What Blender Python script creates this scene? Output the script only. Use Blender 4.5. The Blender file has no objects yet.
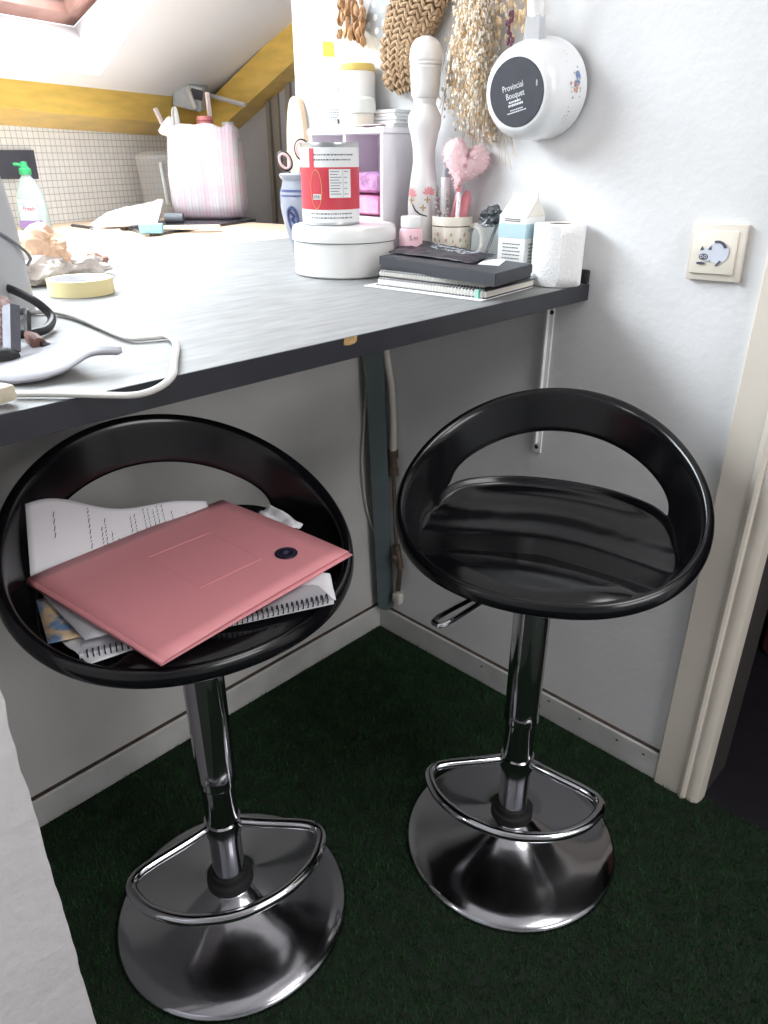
import bpy, bmesh, math, random
from mathutils import Matrix, Vector, noise
random.seed(7)
PI = math.pi
sc = bpy.context.scene
COL = sc.collection

# ------------------------------------------------------------------ camera
FPX, PITCH, YAW, ROLL = 731.43, 0.4533, 0.8014, -0.0017
CAM = Vector((-1.2129, -1.1918, 1.1722))
FW = Vector((math.sin(YAW)*math.cos(PITCH), math.cos(YAW)*math.cos(PITCH), -math.sin(PITCH)))
R0 = Vector((math.cos(YAW), -math.sin(YAW), 0)); U0 = R0.cross(FW)
RT = R0*math.cos(ROLL)+U0*math.sin(ROLL); UP = U0*math.cos(ROLL)-R0*math.sin(ROLL)
cd = bpy.data.cameras.new('camera'); cam = bpy.data.objects.new('camera', cd); COL.objects.link(cam)
cd.sensor_fit = 'VERTICAL'; cd.sensor_height = 24.0; cd.lens = FPX/1024*24.0; cd.clip_start = 0.02
m3 = Matrix((RT, UP, -FW)).transposed()
cam.matrix_world = Matrix.Translation(CAM) @ m3.to_4x4()
sc.camera = cam

# where a line of sight meets a plane of the room (used to survey positions)
def ray(u, v): return FW + RT*((u-384)/FPX) + UP*((512-v)/FPX)
def PLp(u, v, p, n):
    r = ray(u, v); n = Vector(n); return CAM + r*(((Vector(p)-CAM).dot(n))/r.dot(n))
def Zp(u, v, z): return PLp(u, v, (0, 0, z), (0, 0, 1))
def Xp(u, v, x): return PLp(u, v, (x, 0, 0), (1, 0, 0))
def Yp(u, v, y): return PLp(u, v, (0, y, 0), (0, 1, 0))

# ------------------------------------------------------------------ light
sc.view_settings.view_transform = 'Standard'; sc.view_settings.look = 'None'
sc.view_settings.exposure = 0.0; sc.view_settings.gamma = 1.0; sc.view_settings.use_curve_mapping = False
w = bpy.data.worlds.new('sky'); sc.world = w; w.use_nodes = True
w.node_tree.nodes['Background'].inputs[0].default_value = (0.85, 0.92, 1.0, 1)
w.node_tree.nodes['Background'].inputs[1].default_value = 2.0
def area(name, loc, to, sx, sy, power, col=(1, 1, 1)):
    l = bpy.data.lights.new(name, 'AREA'); l.shape = 'RECTANGLE'; l.size = sx; l.size_y = sy
    l.energy = power; l.color = col
    o = bpy.data.objects.new(name, l); COL.objects.link(o); o.location = loc
    o.rotation_euler = (Vector(to)-Vector(loc)).to_track_quat('-Z', 'Y').to_euler()
    return o
LIGHT_KITCHEN, LIGHT_END, LIGHT_REAR = 90.0, 22.0, 22.0
area('daylight_rear_skylight', (-0.50, -1.85, 2.43), (-0.75, -0.7, 0.2), 0.8, 0.8, LIGHT_REAR, (1.0, 0.98, 0.97))
area('daylight_rear_window', (-0.75, -3.5, 1.55), (-0.8, 0.0, 0.5), 1.3, 1.2, 31.0, (1.0, 0.98, 0.98))

area('added_kitchen_fill', (-3.25, 0.25, 1.62), (0.2, 0.35, 1.25), 0.9, 0.8, 32.0, (1.0, 0.99, 0.98))  # unseen fill lamp, added to brighten the kitchen tiles and ceiling

# ------------------------------------------------------------------ helpers
def lin(c):
    return tuple(((x/255)/12.92 if x/255 <= 0.04045 else ((x/255+0.055)/1.055)**2.4) for x in c)
def mat(name, rgb, rough=0.6, metal=0.0, var=0.0, vscale=20, bump=0.0, bscale=120, rgb2=None, coat=0.0, trans=0.0, alpha=1.0, spec=0.5, ramp=(0.35, 0.65), stretch=None, sheen=0.0):
    m = bpy.data.materials.new(name); m.use_nodes = True
    nt = m.node_tree; b = nt.nodes['Principled BSDF']
    c = lin(rgb)
    b.inputs['Base Color'].default_value = (*c, 1); b.inputs['Roughness'].default_value = rough
    b.inputs['Metallic'].default_value = metal; b.inputs['Specular IOR Level'].default_value = spec
    if coat: b.inputs['Coat Weight'].default_value = coat; b.inputs['Coat Roughness'].default_value = 0.08
    if trans: b.inputs['Transmission Weight'].default_value = trans
    if alpha < 1: b.inputs['Alpha'].default_value = alpha
    if sheen: b.inputs['Sheen Weight'].default_value = sheen
    if var or rgb2 or bump:
        tc = nt.nodes.new('ShaderNodeTexCoord'); src = tc.outputs['Object']
        if stretch:
            mp = nt.nodes.new('ShaderNodeMapping'); mp.inputs['Scale'].default_value = stretch
            nt.links.new(src, mp.inputs[0]); src = mp.outputs[0]
    if var or rgb2:
        n = nt.nodes.new('ShaderNodeTexNoise'); n.inputs['Scale'].default_value = vscale; n.inputs['Detail'].default_value = 6
        nt.links.new(src, n.inputs['Vector'])
        r = nt.nodes.new('ShaderNodeValToRGB')
        r.color_ramp.elements[0].position, r.color_ramp.elements[1].position = ramp
        c2 = lin(rgb2) if rgb2 else tuple(x*(1-var) for x in c)
        r.color_ramp.elements[0].color = (*c2, 1); r.color_ramp.elements[1].color = (*c, 1)
        nt.links.new(n.outputs['Fac'], r.inputs[0]); nt.links.new(r.outputs[0], b.inputs['Base Color'])
    if bump:
        n2 = nt.nodes.new('ShaderNodeTexNoise'); n2.inputs['Scale'].default_value = bscale; n2.inputs['Detail'].default_value = 4
        nt.links.new(src, n2.inputs['Vector'])
        bp = nt.nodes.new('ShaderNodeBump'); bp.inputs['Strength'].default_value = bump; bp.inputs['Distance'].default_value = 0.01
        nt.links.new(n2.outputs['Fac'], bp.inputs['Height']); nt.links.new(bp.outputs[0], b.inputs['Normal'])
    return m

def glass(name, rgb, mixf=0.16, rough=0.05):
    m = bpy.data.materials.new(name); m.use_nodes = True; nt = m.node_tree
    out = nt.nodes['Material Output']; nt.nodes.remove(nt.nodes['Principled BSDF'])
    t = nt.nodes.new('ShaderNodeBsdfTransparent'); t.inputs[0].default_value = (*lin(rgb), 1)
    g = nt.nodes.new('ShaderNodeBsdfGlossy'); g.inputs['Roughness'].default_value = rough
    fr = nt.nodes.new('ShaderNodeLayerWeight'); fr.inputs[0].default_value = mixf
    mx = nt.nodes.new('ShaderNodeMixShader')
    nt.links.new(fr.outputs['Fresnel'], mx.inputs[0]); nt.links.new(t.outputs[0], mx.inputs[1]); nt.links.new(g.outputs[0], mx.inputs[2])
    nt.links.new(mx.outputs[0], out.inputs[0]); return m

class MB:
    def __init__(s): s.bm = bmesh.new()
    def _new(s, verts, M):
        if M is not None: bmesh.ops.transform(s.bm, matrix=M, verts=verts)
    def box(s, lo, hi, bev=0.0, seg=2, M=None):
        lo, hi = Vector(lo), Vector(hi); c = (lo+hi)/2; d = hi-lo
        r = bmesh.ops.create_cube(s.bm, size=1.0, matrix=Matrix.Translation(c) @ Matrix.Diagonal((d.x, d.y, d.z, 1)))
        vs = r['verts']
        if bev:
            es = list({e for v in vs for e in v.link_edges})
            q = bmesh.ops.bevel(s.bm, geom=es, offset=bev, segments=seg, affect='EDGES', profile=0.5)
            vs = list({v for f in q['faces'] for v in f.verts} | {v for v in vs if v.is_valid})
            vs = [v for v in vs if v.is_valid]
            st = list(vs); seen = set(vs)
            while st:
                v = st.pop()
                for e in v.link_edges:
                    o = e.other_vert(v)
                    if o not in seen: seen.add(o); st.append(o)
            vs = list(seen)
        s._new(vs, M); return s
    def lathe(s, prof, seg=40, M=None, close=False):
        rings = []; allv = []
        for r, z in prof:
            if r < 1e-6:
                v = s.bm.verts.new((0, 0, z)); rings.append([v]); allv.append(v)
            else:
                ring = [s.bm.verts.new((r*math.cos(2*PI*k/seg), r*math.sin(2*PI*k/seg), z)) for k in range(seg)]
                rings.append(ring); allv += ring
        prs = list(zip(rings[:-1], rings[1:]))
        if close: prs.append((rings[-1], rings[0]))
        for a, b in prs:
            if len(a) == 1 and len(b) == 1: continue
            for k in range(seg):
                k2 = (k+1) % seg
                if len(a) == 1: s.bm.faces.new((a[0], b[k2], b[k]))
                elif len(b) == 1: s.bm.faces.new((a[k], a[k2], b[0]))
                else: s.bm.faces.new((a[k], a[k2], b[k2], b[k]))
        s._new(allv, M); return s
    def tube(s, pts, r, seg=10, closed=False, M=None, flat=1.0, upv=None, caps=True):
        pts = [Vector(p) for p in pts]; n = len(pts); rs = r if isinstance(r, (list, tuple)) else [r]*n
        tans = []
        for i in range(n):
            a = pts[(i-1) % n] if (closed or i > 0) else pts[i]
            b = pts[(i+1) % n] if (closed or i < n-1) else pts[i]
            t = (b-a); tans.append(t.normalized() if t.length > 1e-9 else Vector((0, 0, 1)))
        nrm = None; rings = []; allv = []
        for i in range(n):
            t = tans[i]
            if upv is not None: nrm = Vector(upv) - t*t.dot(Vector(upv)); nrm.normalize()
            elif nrm is None:
                a = Vector((0, 0, 1)) if abs(t.z) < .9 else Vector((1, 0, 0)); nrm = (a - t*a.dot(t)).normalized()
            else:
                nrm = nrm - t*nrm.dot(t)
                nrm = nrm.normalized() if nrm.length > 1e-6 else t.orthogonal().normalized()
            bn = t.cross(nrm)
            ring = [s.bm.verts.new(pts[i] + nrm*(math.cos(2*PI*k/seg)*rs[i]*flat) + bn*(math.sin(2*PI*k/seg)*rs[i])) for k in range(seg)]
            rings.append(ring); allv += ring
        for i in range(n if closed else n-1):
            a, b = rings[i], rings[(i+1) % n]
            for k in range(seg): s.bm.faces.new((a[k], a[(k+1) % seg], b[(k+1) % seg], b[k]))
        if not closed and caps:
            s.bm.faces.new(list(reversed(rings[0]))); s.bm.faces.new(rings[-1])
        s._new(allv, M); return s
    def prism(s, poly, z0, z1, M=None):
        a = [s.bm.verts.new((x, y, z0)) for x, y in poly]; b = [s.bm.verts.new((x, y, z1)) for x, y in poly]
        n = len(poly)
        s.bm.faces.new(list(reversed(a))); s.bm.faces.new(b)
        for k in range(n): s.bm.faces.new((a[k], a[(k+1) % n], b[(k+1) % n], b[k]))
        s._new(a+b, M); return s
    def poly(s, pts, M=None):
        v = [s.bm.verts.new(p) for p in pts]; s.bm.faces.new(v); s._new(v, M); return s
    def hexa(s, bot, top):
        a = [s.bm.verts.new(p) for p in bot]; b = [s.bm.verts.new(p) for p in top]; n = len(a)
        s.bm.faces.new(list(reversed(a))); s.bm.faces.new(b)
        for k in range(n): s.bm.faces.new((a[k], a[(k+1) % n], b[(k+1) % n], b[k]))
        return s
    def ball(s, c, r, sub=2, M=None):
        r = r if isinstance(r, (tuple, list)) else (r, r, r)
        q = bmesh.ops.create_icosphere(s.bm, subdivisions=sub, radius=1.0, matrix=Matrix.Translation(c) @ Matrix.Diagonal((*r, 1)))
        s._new(q['verts'], M); return s
    def grid(s, fn, nu, nv, M=None):
        g = [[s.bm.verts.new(fn(i/nu, j/nv)) for j in range(nv+1)] for i in range(nu+1)]
        for i in range(nu):
            for j in range(nv): s.bm.faces.new((g[i][j], g[i+1][j], g[i+1][j+1], g[i][j+1]))
        s._new([v for r in g for v in r], M); return s
    def ngon(s, c, rx, ry, n=24, M=None):
        return s.poly([(c[0]+rx*math.cos(2*PI*k/n), c[1]+ry*math.sin(2*PI*k/n), c[2]) for k in range(n)], M)

def build(name, mb, m, parent=None, loc=None, rot=None, smooth=True, angle=35):
    me = bpy.data.meshes.new(name)
    bmesh.ops.recalc_face_normals(mb.bm, faces=mb.bm.faces[:])
    mb.bm.to_mesh(me); mb.bm.free()
    if m: me.materials.append(m)
    if smooth:
        me.polygons.foreach_set('use_smooth', [True]*len(me.polygons)); me.set_sharp_from_angle(angle=math.radians(angle))
    o = bpy.data.objects.new(name, me); COL.objects.link(o)
    if parent: o.parent = parent
    if loc is not None: o.location = loc
    if rot is not None: o.rotation_euler = rot
    return o
def tag(o, label, cat, group=None, kind=None):
    o['label'] = label; o['category'] = cat
    if group: o['group'] = group
    if kind: o['kind'] = kind
    return o
def thing(name, label, cat, loc=(0, 0, 0), rotz=0, group=None):
    o = bpy.data.objects.new(name, None); COL.objects.link(o); o.location = loc; o.rotation_euler = (0, 0, rotz)
    o.empty_display_size = 0.05
    return tag(o, label, cat, group)
def struct(name, mb, m, parent=None, smooth=False, loc=None, rot=None):
    o = build(name, mb, m, parent, smooth=smooth, loc=loc, rot=rot)
    if parent is None: o['kind'] = 'structure'
    return o
def solid(o, t, off=0.0, sub=0):
    m = o.modifiers.new('thickness', 'SOLIDIFY'); m.thickness = t; m.offset = off
    if sub: q = o.modifiers.new('smooth', 'SUBSURF'); q.levels = sub; q.render_levels = sub
    return o
def Rz(a): return Matrix.Rotation(a, 4, 'Z')
def Rx(a): return Matrix.Rotation(a, 4, 'X')
def Ry(a): return Matrix.Rotation(a, 4, 'Y')
def Tr(*p): return Matrix.Translation(Vector(p) if len(p) == 3 else p[0])
def frame(o, x, y):   # matrix with given x, y axes at o
    x = Vector(x).normalized(); z = x.cross(Vector(y)).normalized(); y = z.cross(x)
    return Matrix.Translation(Vector(o)) @ Matrix((x, y, z)).transposed().to_4x4()
def smoothpts(pts, n=8, closed=False):
    P = [Vector(p) for p in pts]; N = len(P); out = []
    for i in range(N if closed else N-1):
        g = lambda k: P[k % N] if closed else P[max(0, min(N-1, k))]
        p0, p1, p2, p3 = g(i-1), g(i), g(i+1), g(i+2)
        for k in range(n):
            t = k/n
            out.append(0.5*((2*p1)+(p2-p0)*t+(2*p0-5*p1+4*p2-p3)*t*t+(3*p1-p0-3*p2+p3)*t**3))
    if not closed: out.append(P[-1])
    return out
def text(body, size, mb, M, sx=1.0, wrap=None):
    cu = bpy.data.curves.new('lettering', 'FONT'); cu.body = body; cu.size = size; cu.align_x = 'CENTER'; cu.align_y = 'CENTER'
    cu.resolution_u = 3
    ob = bpy.data.objects.new('lettering', cu); COL.objects.link(ob)
    dg = bpy.context.evaluated_depsgraph_get(); me = bpy.data.meshes.new_from_object(ob.evaluated_get(dg))
    vs = []
    for v in me.vertices:
        p = Vector((v.co.x*sx, v.co.y, 0))
        vs.append(mb.bm.verts.new(M @ (wrap(p) if wrap else p)))
    for p in me.polygons:
        try: mb.bm.faces.new([vs[i] for i in p.vertices])
        except ValueError: pass
    bpy.data.objects.remove(ob); bpy.data.curves.remove(cu); bpy.data.meshes.remove(me)
def cylwrap(r, a0):   # x along the circumference, y up
    return lambda p: Vector((r*math.cos(a0+p.x/r), r*math.sin(a0+p.x/r), p.y))

# ------------------------------------------------------------------ materials
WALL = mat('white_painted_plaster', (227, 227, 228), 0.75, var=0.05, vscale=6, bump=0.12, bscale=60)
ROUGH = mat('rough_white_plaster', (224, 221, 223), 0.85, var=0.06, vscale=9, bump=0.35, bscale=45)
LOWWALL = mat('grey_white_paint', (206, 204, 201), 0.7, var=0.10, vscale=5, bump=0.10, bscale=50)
CEIL = mat('ceiling_paint', (244, 243, 245), 0.8)
BASEB = mat('grey_skirting_paint', (206, 206, 204), 0.55, var=0.15, vscale=14)
DIRT = mat('brown_dirty_joint', (92, 78, 68), 0.9, var=0.5, vscale=60)
CREAM = mat('cream_gloss_paint', (222, 214, 202), 0.4, var=0.05, vscale=9, coat=0.1)
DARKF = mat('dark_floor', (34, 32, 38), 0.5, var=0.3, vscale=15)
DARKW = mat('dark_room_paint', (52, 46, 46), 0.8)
REDD = mat('dark_red_cloth', (96, 50, 52), 0.9)
GREYW = mat('grey_gable_paint', (184, 184, 188), 0.7, var=0.05, vscale=12)
GREYT = mat('grey_brown_strip', (150, 142, 132), 0.6)
YELLOW = mat('yellow_painted_timber', (232, 194, 98), 0.35, var=0.18, vscale=10, coat=0.3, stretch=(1, 1, 4))
TOP = mat('grey_stone_laminate', (142, 142, 142), 0.5, spec=0.3, rgb2=(122, 122, 122), vscale=14, ramp=(0.3, 0.7), stretch=(1.2, 6, 1))
EDGE = mat('dark_edge_band', (44, 45, 51), 0.45, var=0.2, vscale=25)
CHIPW = mat('bare_chipboard', (196, 158, 106), 0.9, var=0.35, vscale=150)
BLACKP = mat('black_glossy_plastic', (13, 13, 16), 0.17, spec=0.5)
CHROME = mat('chrome', (188, 188, 192), 0.09, 1.0)
CHROMEB = mat('chrome_scuffed', (172, 172, 177), 0.14, 1.0, bump=0.03, bscale=12)
RUBBER = mat('black_rubber', (26, 26, 28), 0.6)
PINKF = mat('pink_plastic_folder', (226, 150, 156), 0.45, spec=0.35)
WPAPER = mat('white_paper', (226, 226, 230), 0.85)
GPAPER = mat('grey_printed_paper', (180, 180, 186), 0.85)
INK = mat('grey_ink', (86, 86, 92), 0.9)
STICK = mat('black_round_sticker', (24, 24, 38), 0.35)
WPLAST = mat('white_plastic', (232, 232, 232), 0.4)
OWHITE = mat('off_white_plastic', (218, 214, 204), 0.45)
BLACK = mat('black_matte', (28, 28, 32), 0.5)
BOXB = mat('black_box_card', (52, 54, 60), 0.5)

# ------------------------------------------------------------------ the room
ZC, TH = 0.968, 0.0274     # counter top height, thickness
CY = -0.5237               # counter front
# kitchen side is turned: td runs along the tiled wall, tn away from us
A73 = math.radians(73); TD = Vector((math.sin(A73), math.cos(A73), 0)); TN = Vector((-math.cos(A73), math.sin(A73), 0))
T0 = Vector((-0.062, 1.545, 0.96)); C0 = Vector((0.743, 1.791, 0.96)); C00 = Vector((C0.x, C0.y, 0))
def Kt(s, d, z): v = C00 + TD*s - TN*d; return Vector((v.x, v.y, z))     # s along the tiled wall from the corner, d out from it

# floor and grass
struct('floor', MB().box((-3.4, -3.6, -0.08), (0.012, 0.0, 0.0)), mat('artificial_grass_backing', (28, 40, 28), 0.95, var=0.4, vscale=90))
struct('floor_kitchen', MB().box((-3.4, 0.0, -0.08), (2.6, 3.0, 0.0)), mat('kitchen_floor', (206, 200, 190), 0.6))
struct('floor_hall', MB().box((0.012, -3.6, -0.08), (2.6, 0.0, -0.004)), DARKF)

# roof plane through the eaves beam and the sloping rafter
PA = PLp(0, 78, T0-TN*0.12, TN); PB = PLp(168, 96, T0-TN*0.12, TN); PC = PLp(293, 22, C0-TD*0.12, TD)
RN = (PB-PA).cross(PC-PA).normalized()
if RN.z > 0: RN = -RN
def roof(u, v): return PLp(u, v, PA, RN)
def roofz(x, y): return PA.z - (RN.x*(x-PA.x)+RN.y*(y-PA.y))/RN.z
UPD = (Vector((0, 0, 1)) - RN*RN.z).normalized()
SD = UPD.cross(RN).normalized()
if SD.dot(TD) < 0: SD = -SD
ZCEIL = 2.47
# skylight opening in the roof
BR = roof(100, 75); BL = BR - SD*2.65
BRt = BR + UPD*1.05 - SD*0.18*1.05/0.37; BLt = BL + UPD*1.05 - SD*0.1
BRt = BR + UPD*1.05 - SD*0.22; 
def lim(p): return p
def rp(s, u): return BR + SD*s + UPD*u
def up_at(s, z): return (z - (BR+SD*s).z)/UPD.z
hi = [(-2.6, up_at(-2.6, ZCEIL)), (0.9, up_at(0.9, ZCEIL))]
lo_u = -0.12
cb = MB()
s0, s1 = -3.6, 0.95; u1 = up_at(0, ZCEIL)
cb.poly([rp(s0, lo_u), rp(s1, lo_u), rp(s1, 0), BR, BL, rp(s0, 0)])
cb.poly([rp(s0, 0), BL, BLt, rp(s0, 1.05)])
cb.poly([BR, rp(s1, 0), rp(s1, 1.05), BRt])
cb.poly([rp(s0, 1.05), BLt, BRt, rp(s1, 1.05), rp(s1, u1), rp(s0, u1)])
o = struct('ceiling', cb, CEIL)
ro = o
fl = [rp(s0, u1), rp(s1, u1)]
cf = MB(); cf.poly([fl[0], fl[1], (2.6, fl[1].y, ZCEIL), (2.6, -3.6, ZCEIL), (-3.6, -3.6, ZCEIL), (-3.6, fl[0].y, ZCEIL)])
struct('ceiling_flat', cf, CEIL)
# skylight: white lined shaft, wooden sash, glass
OUT = -RN*0.2
win = [BR+SD*0.0, BL, BLt, BRt]
sh = MB()
inner = [Vector(p) for p in (BR, BL, BLt, BRt)]
ctr = sum(inner, Vector())/4
outer = [PLp(74, 27, PA+OUT, RN)]
oBR = outer[0]; oBL = oBR - SD*2.50; oTL = oBL + UPD*0.98; oTR = oBR + UPD*0.98
outer = [oBR, oBL, oTL, oTR]
for k in range(4): sh.poly([inner[k], inner[(k+1) % 4], outer[(k+1) % 4], outer[k]])
wn = struct('window_1', sh, mat('white_shaft_lining', (240, 238, 238), 0.6))
FM = frame(oBR, SD, UPD)
WOODF = mat('brown_varnished_sash', (164, 122, 110), 0.4, var=0.25, vscale=12)
fr = MB()
W_, H_ = 2.50, 0.98
def bar(x0, x1, y0, y1, z0, z1): fr.box((x0, y0, z0), (x1, y1, z1), 0.004, 1, FM)
zs = -1 if FM.to_3x3().col[2].dot(-RN) < 0 else 1
za, zb = sorted((0, 0.06*zs))
for (x0, x1, y0, y1) in ((-W_, 0, 0, .055), (-W_, 0, H_-.055, H_), (-W_, -W_+.055, 0, H_), (-.055, 0, 0, H_), (-W_/2-.03, -W_/2+.03, 0, H_)): bar(x0, x1, y0, y1, za, zb)
build('window_sash', fr, WOODF, wn)
pn = MB(); pn.box((-W_+.05, .05, 0.03*zs-.003), (-.05, H_-.05, 0.03*zs+.003), M=FM); build('window_pane', pn, glass('window_glass', (244, 248, 250)), wn)
lc = oBR - SD*1.45 + UPD*0.62 - RN*0.12
area('daylight_kitchen_skylight', lc, lc + RN, 1.8, 0.62, LIGHT_KITCHEN, (0.98, 0.99, 1.0))
l2_ = oBR - SD*0.33 + UPD*0.45 - RN*0.12
area('daylight_kitchen_skylight_end', l2_, l2_ + RN, 0.45, 0.8, LIGHT_END, (0.98, 0.99, 1.0))

# right wall (x = 0), with its free end towards the kitchen at y = 0.255
YE = 0.255
rw = MB(); topz = [(YE, min(ZCEIL, roofz(0, YE)+.02))]
prof = [(-0.83, 0), (YE, 0), (YE, min(ZCEIL, roofz(0.06, YE)+.03)), (0.0, ZCEIL), (-0.83, ZCEIL)]
rw.prism([(y, z) for y, z in prof], 0.0, 0.12, M=Matrix(((0, 0, 1, 0), (1, 0, 0, 0), (0, 1, 0, 0), (0, 0, 0, 1))))
struct('wall_right', rw, WALL)
rw2 = MB().box((0, -3.6, 0), (0.12, -1.78, ZCEIL)); struct('wall_right_rear', rw2, WALL)
struct('wall_right_lintel', MB().box((0, -1.78, 2.04), (0.12, -0.83, ZCEIL)), WALL)
# half wall under the counter
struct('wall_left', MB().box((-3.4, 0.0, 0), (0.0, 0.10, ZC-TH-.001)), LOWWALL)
# rough plastered pier at the front left
pl = MB()
pp = Zp(107, 1060, 0)
PX = pp.x; PY = pp.y
def pier(u, v):
    x = PX - 0.34*u; z = v*(ZC-TH-.002)
    return (x - 0.004*noise.noise((0, 0, z*22))*(1 if u == 0 else 0), PY + 0.002*noise.noise((x*9, 3, z*9)) + .0008*noise.noise((x*40, 3, z*40)), z)
pl.grid(pier, 26, 60)
b0 = pl.bm.verts[:]
pl.grid(lambda u, v: (pier(0, v)[0], pier(0, v)[1]*(1-u) + 0.0*u, v*(ZC-TH-.002)), 4, 60)
bmesh.ops.remove_doubles(pl.bm, verts=pl.bm.verts[:], dist=1e-5)
struct('wall_front', pl, ROUGH, smooth=True)
# enclosing walls of the room behind the camera and of the kitchen
struct('wall_rear', MB().box((-3.5, -3.7, 0), (2.6, -3.6, ZCEIL)), WALL)
struct('wall_far_left', MB().box((-3.5, -3.6, 0), (-3.4, 3.0, ZCEIL)), WALL)
# dark hall behind the doorway
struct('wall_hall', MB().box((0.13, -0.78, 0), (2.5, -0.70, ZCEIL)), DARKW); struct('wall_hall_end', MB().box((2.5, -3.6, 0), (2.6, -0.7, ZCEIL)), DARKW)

# tiled kitchen wall
def tiles():
    m = bpy.data.materials.new('small_white_mosaic_tiles'); m.use_nodes = True; nt = m.node_tree; b = nt.nodes['Principled BSDF']
    tc = nt.nodes.new('ShaderNodeTexCoord'); sp = nt.nodes.new('ShaderNodeSeparateXYZ'); cb = nt.nodes.new('ShaderNodeCombineXYZ')
    br = nt.nodes.new('ShaderNodeTexBrick'); br.offset = 0; br.squash = 1
    br.inputs['Scale'].default_value = 1.0; br.inputs['Brick Width'].default_value = 0.0215; br.inputs['Row Height'].default_value = 0.0215
    br.inputs['Mortar Size'].default_value = 0.0011; br.inputs['Mortar Smooth'].default_value = 0.2
    br.inputs['Color1'].default_value = (*lin((244, 244, 242)), 1); br.inputs['Color2'].default_value = (*lin((236, 238, 237)), 1); br.inputs['Mortar'].default_value = (*lin((176, 178, 180)), 1)
    nt.links.new(tc.outputs['Object'], sp.inputs[0]); nt.links.new(sp.outputs['X'], cb.inputs['X']); nt.links.new(sp.outputs['Z'], cb.inputs['Y'])
    nt.links.new(cb.outputs[0], br.inputs['Vector']); nt.links.new(br.outputs['Color'], b.inputs['Base Color']); b.inputs['Roughness'].default_value = 0.3
    return m
KROT = PI/2 - A73
tw = MB().box((-3.2, 0.0, 0), (0.0, 0.08, 1.36)); struct('wall_back', tw, tiles(), loc=C00, rot=(0, 0, KROT))
gm = MB()
gpts = [(0.0, 0.0), (1.75, 0.0)]
def gz(d): p = Kt(0, d, 0); return roofz(p.x, p.y)
gm.prism([(0, 0), (1.75, 0), (1.75, min(ZCEIL, gz(1.75))+.02), (0, gz(0)+.02)], 0, 0.08, M=frame(C00, -TN, (0, 0, 1)) if frame(C00, -TN, (0, 0, 1)).to_3x3().col[2].dot(TD) > 0 else frame(C00, -TN, (0, 0, 1)) @ Matrix.Diagonal((1, 1, -1, 1)))
struct('wall_gable', gm, GREYW)
# return wall closing the kitchen towards the hall
struct('wall_kitchen_return', MB().box((0.12, YE-.06, 0), (1.6, YE, ZCEIL)), GREYW)
# vertical strips on the grey gable
tm = MB()
for d, wdt, th_ in ((0.372, 0.016, 0.018), (0.405, 0.03, 0.012), (0.47, 0.02, 0.02)):
    p = [Kt(0, d-wdt/2, 0), Kt(0, d+wdt/2, 0), Kt(-th_, d+wdt/2, 0), Kt(-th_, d-wdt/2, 0)]
    zt = gz(d) - .11
    tm.hexa([Vector((q.x, q.y, 0)) for q in p], [Vector((q.x, q.y, zt)) for q in p])
struct('trim_1', tm, GREYT)
# yellow eaves beam (slightly out of level) and sloping rafter
def onl(P, Q, s): return P + (Q-P)*s
e1, e2 = PLp(0, 125, T0, TN), PLp(148, 135, T0, TN)
f1, f2 = PLp(0, 107, T0-TN*.12, TN), PLp(150, 122, T0-TN*.12, TN)
g1, g2 = PA, PB
def at_s(P, Q, s):
    a, b = (P-C0).dot(TD), (Q-C0).dot(TD); return P+(Q-P)*((s-a)/(b-a))
SL, SR = -2.6, -0.02
bm_ = MB()
nseg = 40
secs = []
for k in range(nseg+1):
    s = SL+(SR-SL)*k/nseg
    wob = 0.004*noise.noise((s*3, 0, 0))
    secs.append([at_s(e1, e2, s), at_s(f1, f2, s)+Vector((0, 0, wob)), at_s(g1, g2, s)-RN*0.0, at_s(g1, g2, s)+TN*.14+Vector((0, 0, .02))])
vr = [[bm_.bm.verts.new(p) for p in sec] for sec in secs]
for a, b in zip(vr[:-1], vr[1:]):
    for k in range(4): bm_.bm.faces.new((a[k], a[(k+1) % 4], b[(k+1) % 4], b[k]))
bm_.bm.faces.new(vr[0]); bm_.bm.faces.new(list(reversed(vr[-1])))
struct('trim_2', bm_, YELLOW, smooth=True)
h1, h2 = PLp(235, 115, C0-TD*.12, TD), PLp(295, 60, C0-TD*.12, TD)
k1, k2 = PLp(213, 100, C0-TD*.12, TD), PLp(293, 22, C0-TD*.12, TD)
def at_d(P, Q, d):
    a, b = (P-C0).dot(-TN), (Q-C0).dot(-TN); return P+(Q-P)*((d-a)/(b-a))
rf = MB()
d0, d1 = -0.02, 1.6
q = [at_d(h1, h2, d0), at_d(h1, h2, d1), at_d(k1, k2, d1)-RN*.01, at_d(k1, k2, d0)-RN*.01]
rf.hexa([p for p in q], [p+TD*.12 for p in q])
struct('trim_3', rf, YELLOW)

# skirting boards with a dirty joint on top
HB = 0.069
b1 = struct('baseboard_left', MB().box((-1.05, -0.012, 0), (0.0, 0.0, HB), 0.003, 1), BASEB)
build('dirty_joint', MB().box((-1.05, -0.0075, HB), (-0.0, 0.0, HB+.0025)), DIRT, b1, smooth=False)
b2 = struct('baseboard_right', MB().box((-0.012, -0.812, 0), (0.0, 0.0, HB), 0.003, 1), BASEB)
build('dirty_joint', MB().box((-0.0075, -0.812, HB), (0.0, -0.0, HB+.0022)), DIRT, b2, smooth=False)
nl = MB()
for yy, zz in ((-0.36, .05), (-.55, .055), (-.63, .052), (-.72, .05), (-.78, .05)): nl.ball((-0.0125, yy, zz), (0.001, 0.004, 0.0025), 1)
build('scuff_mark', nl, DIRT, b2)
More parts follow.
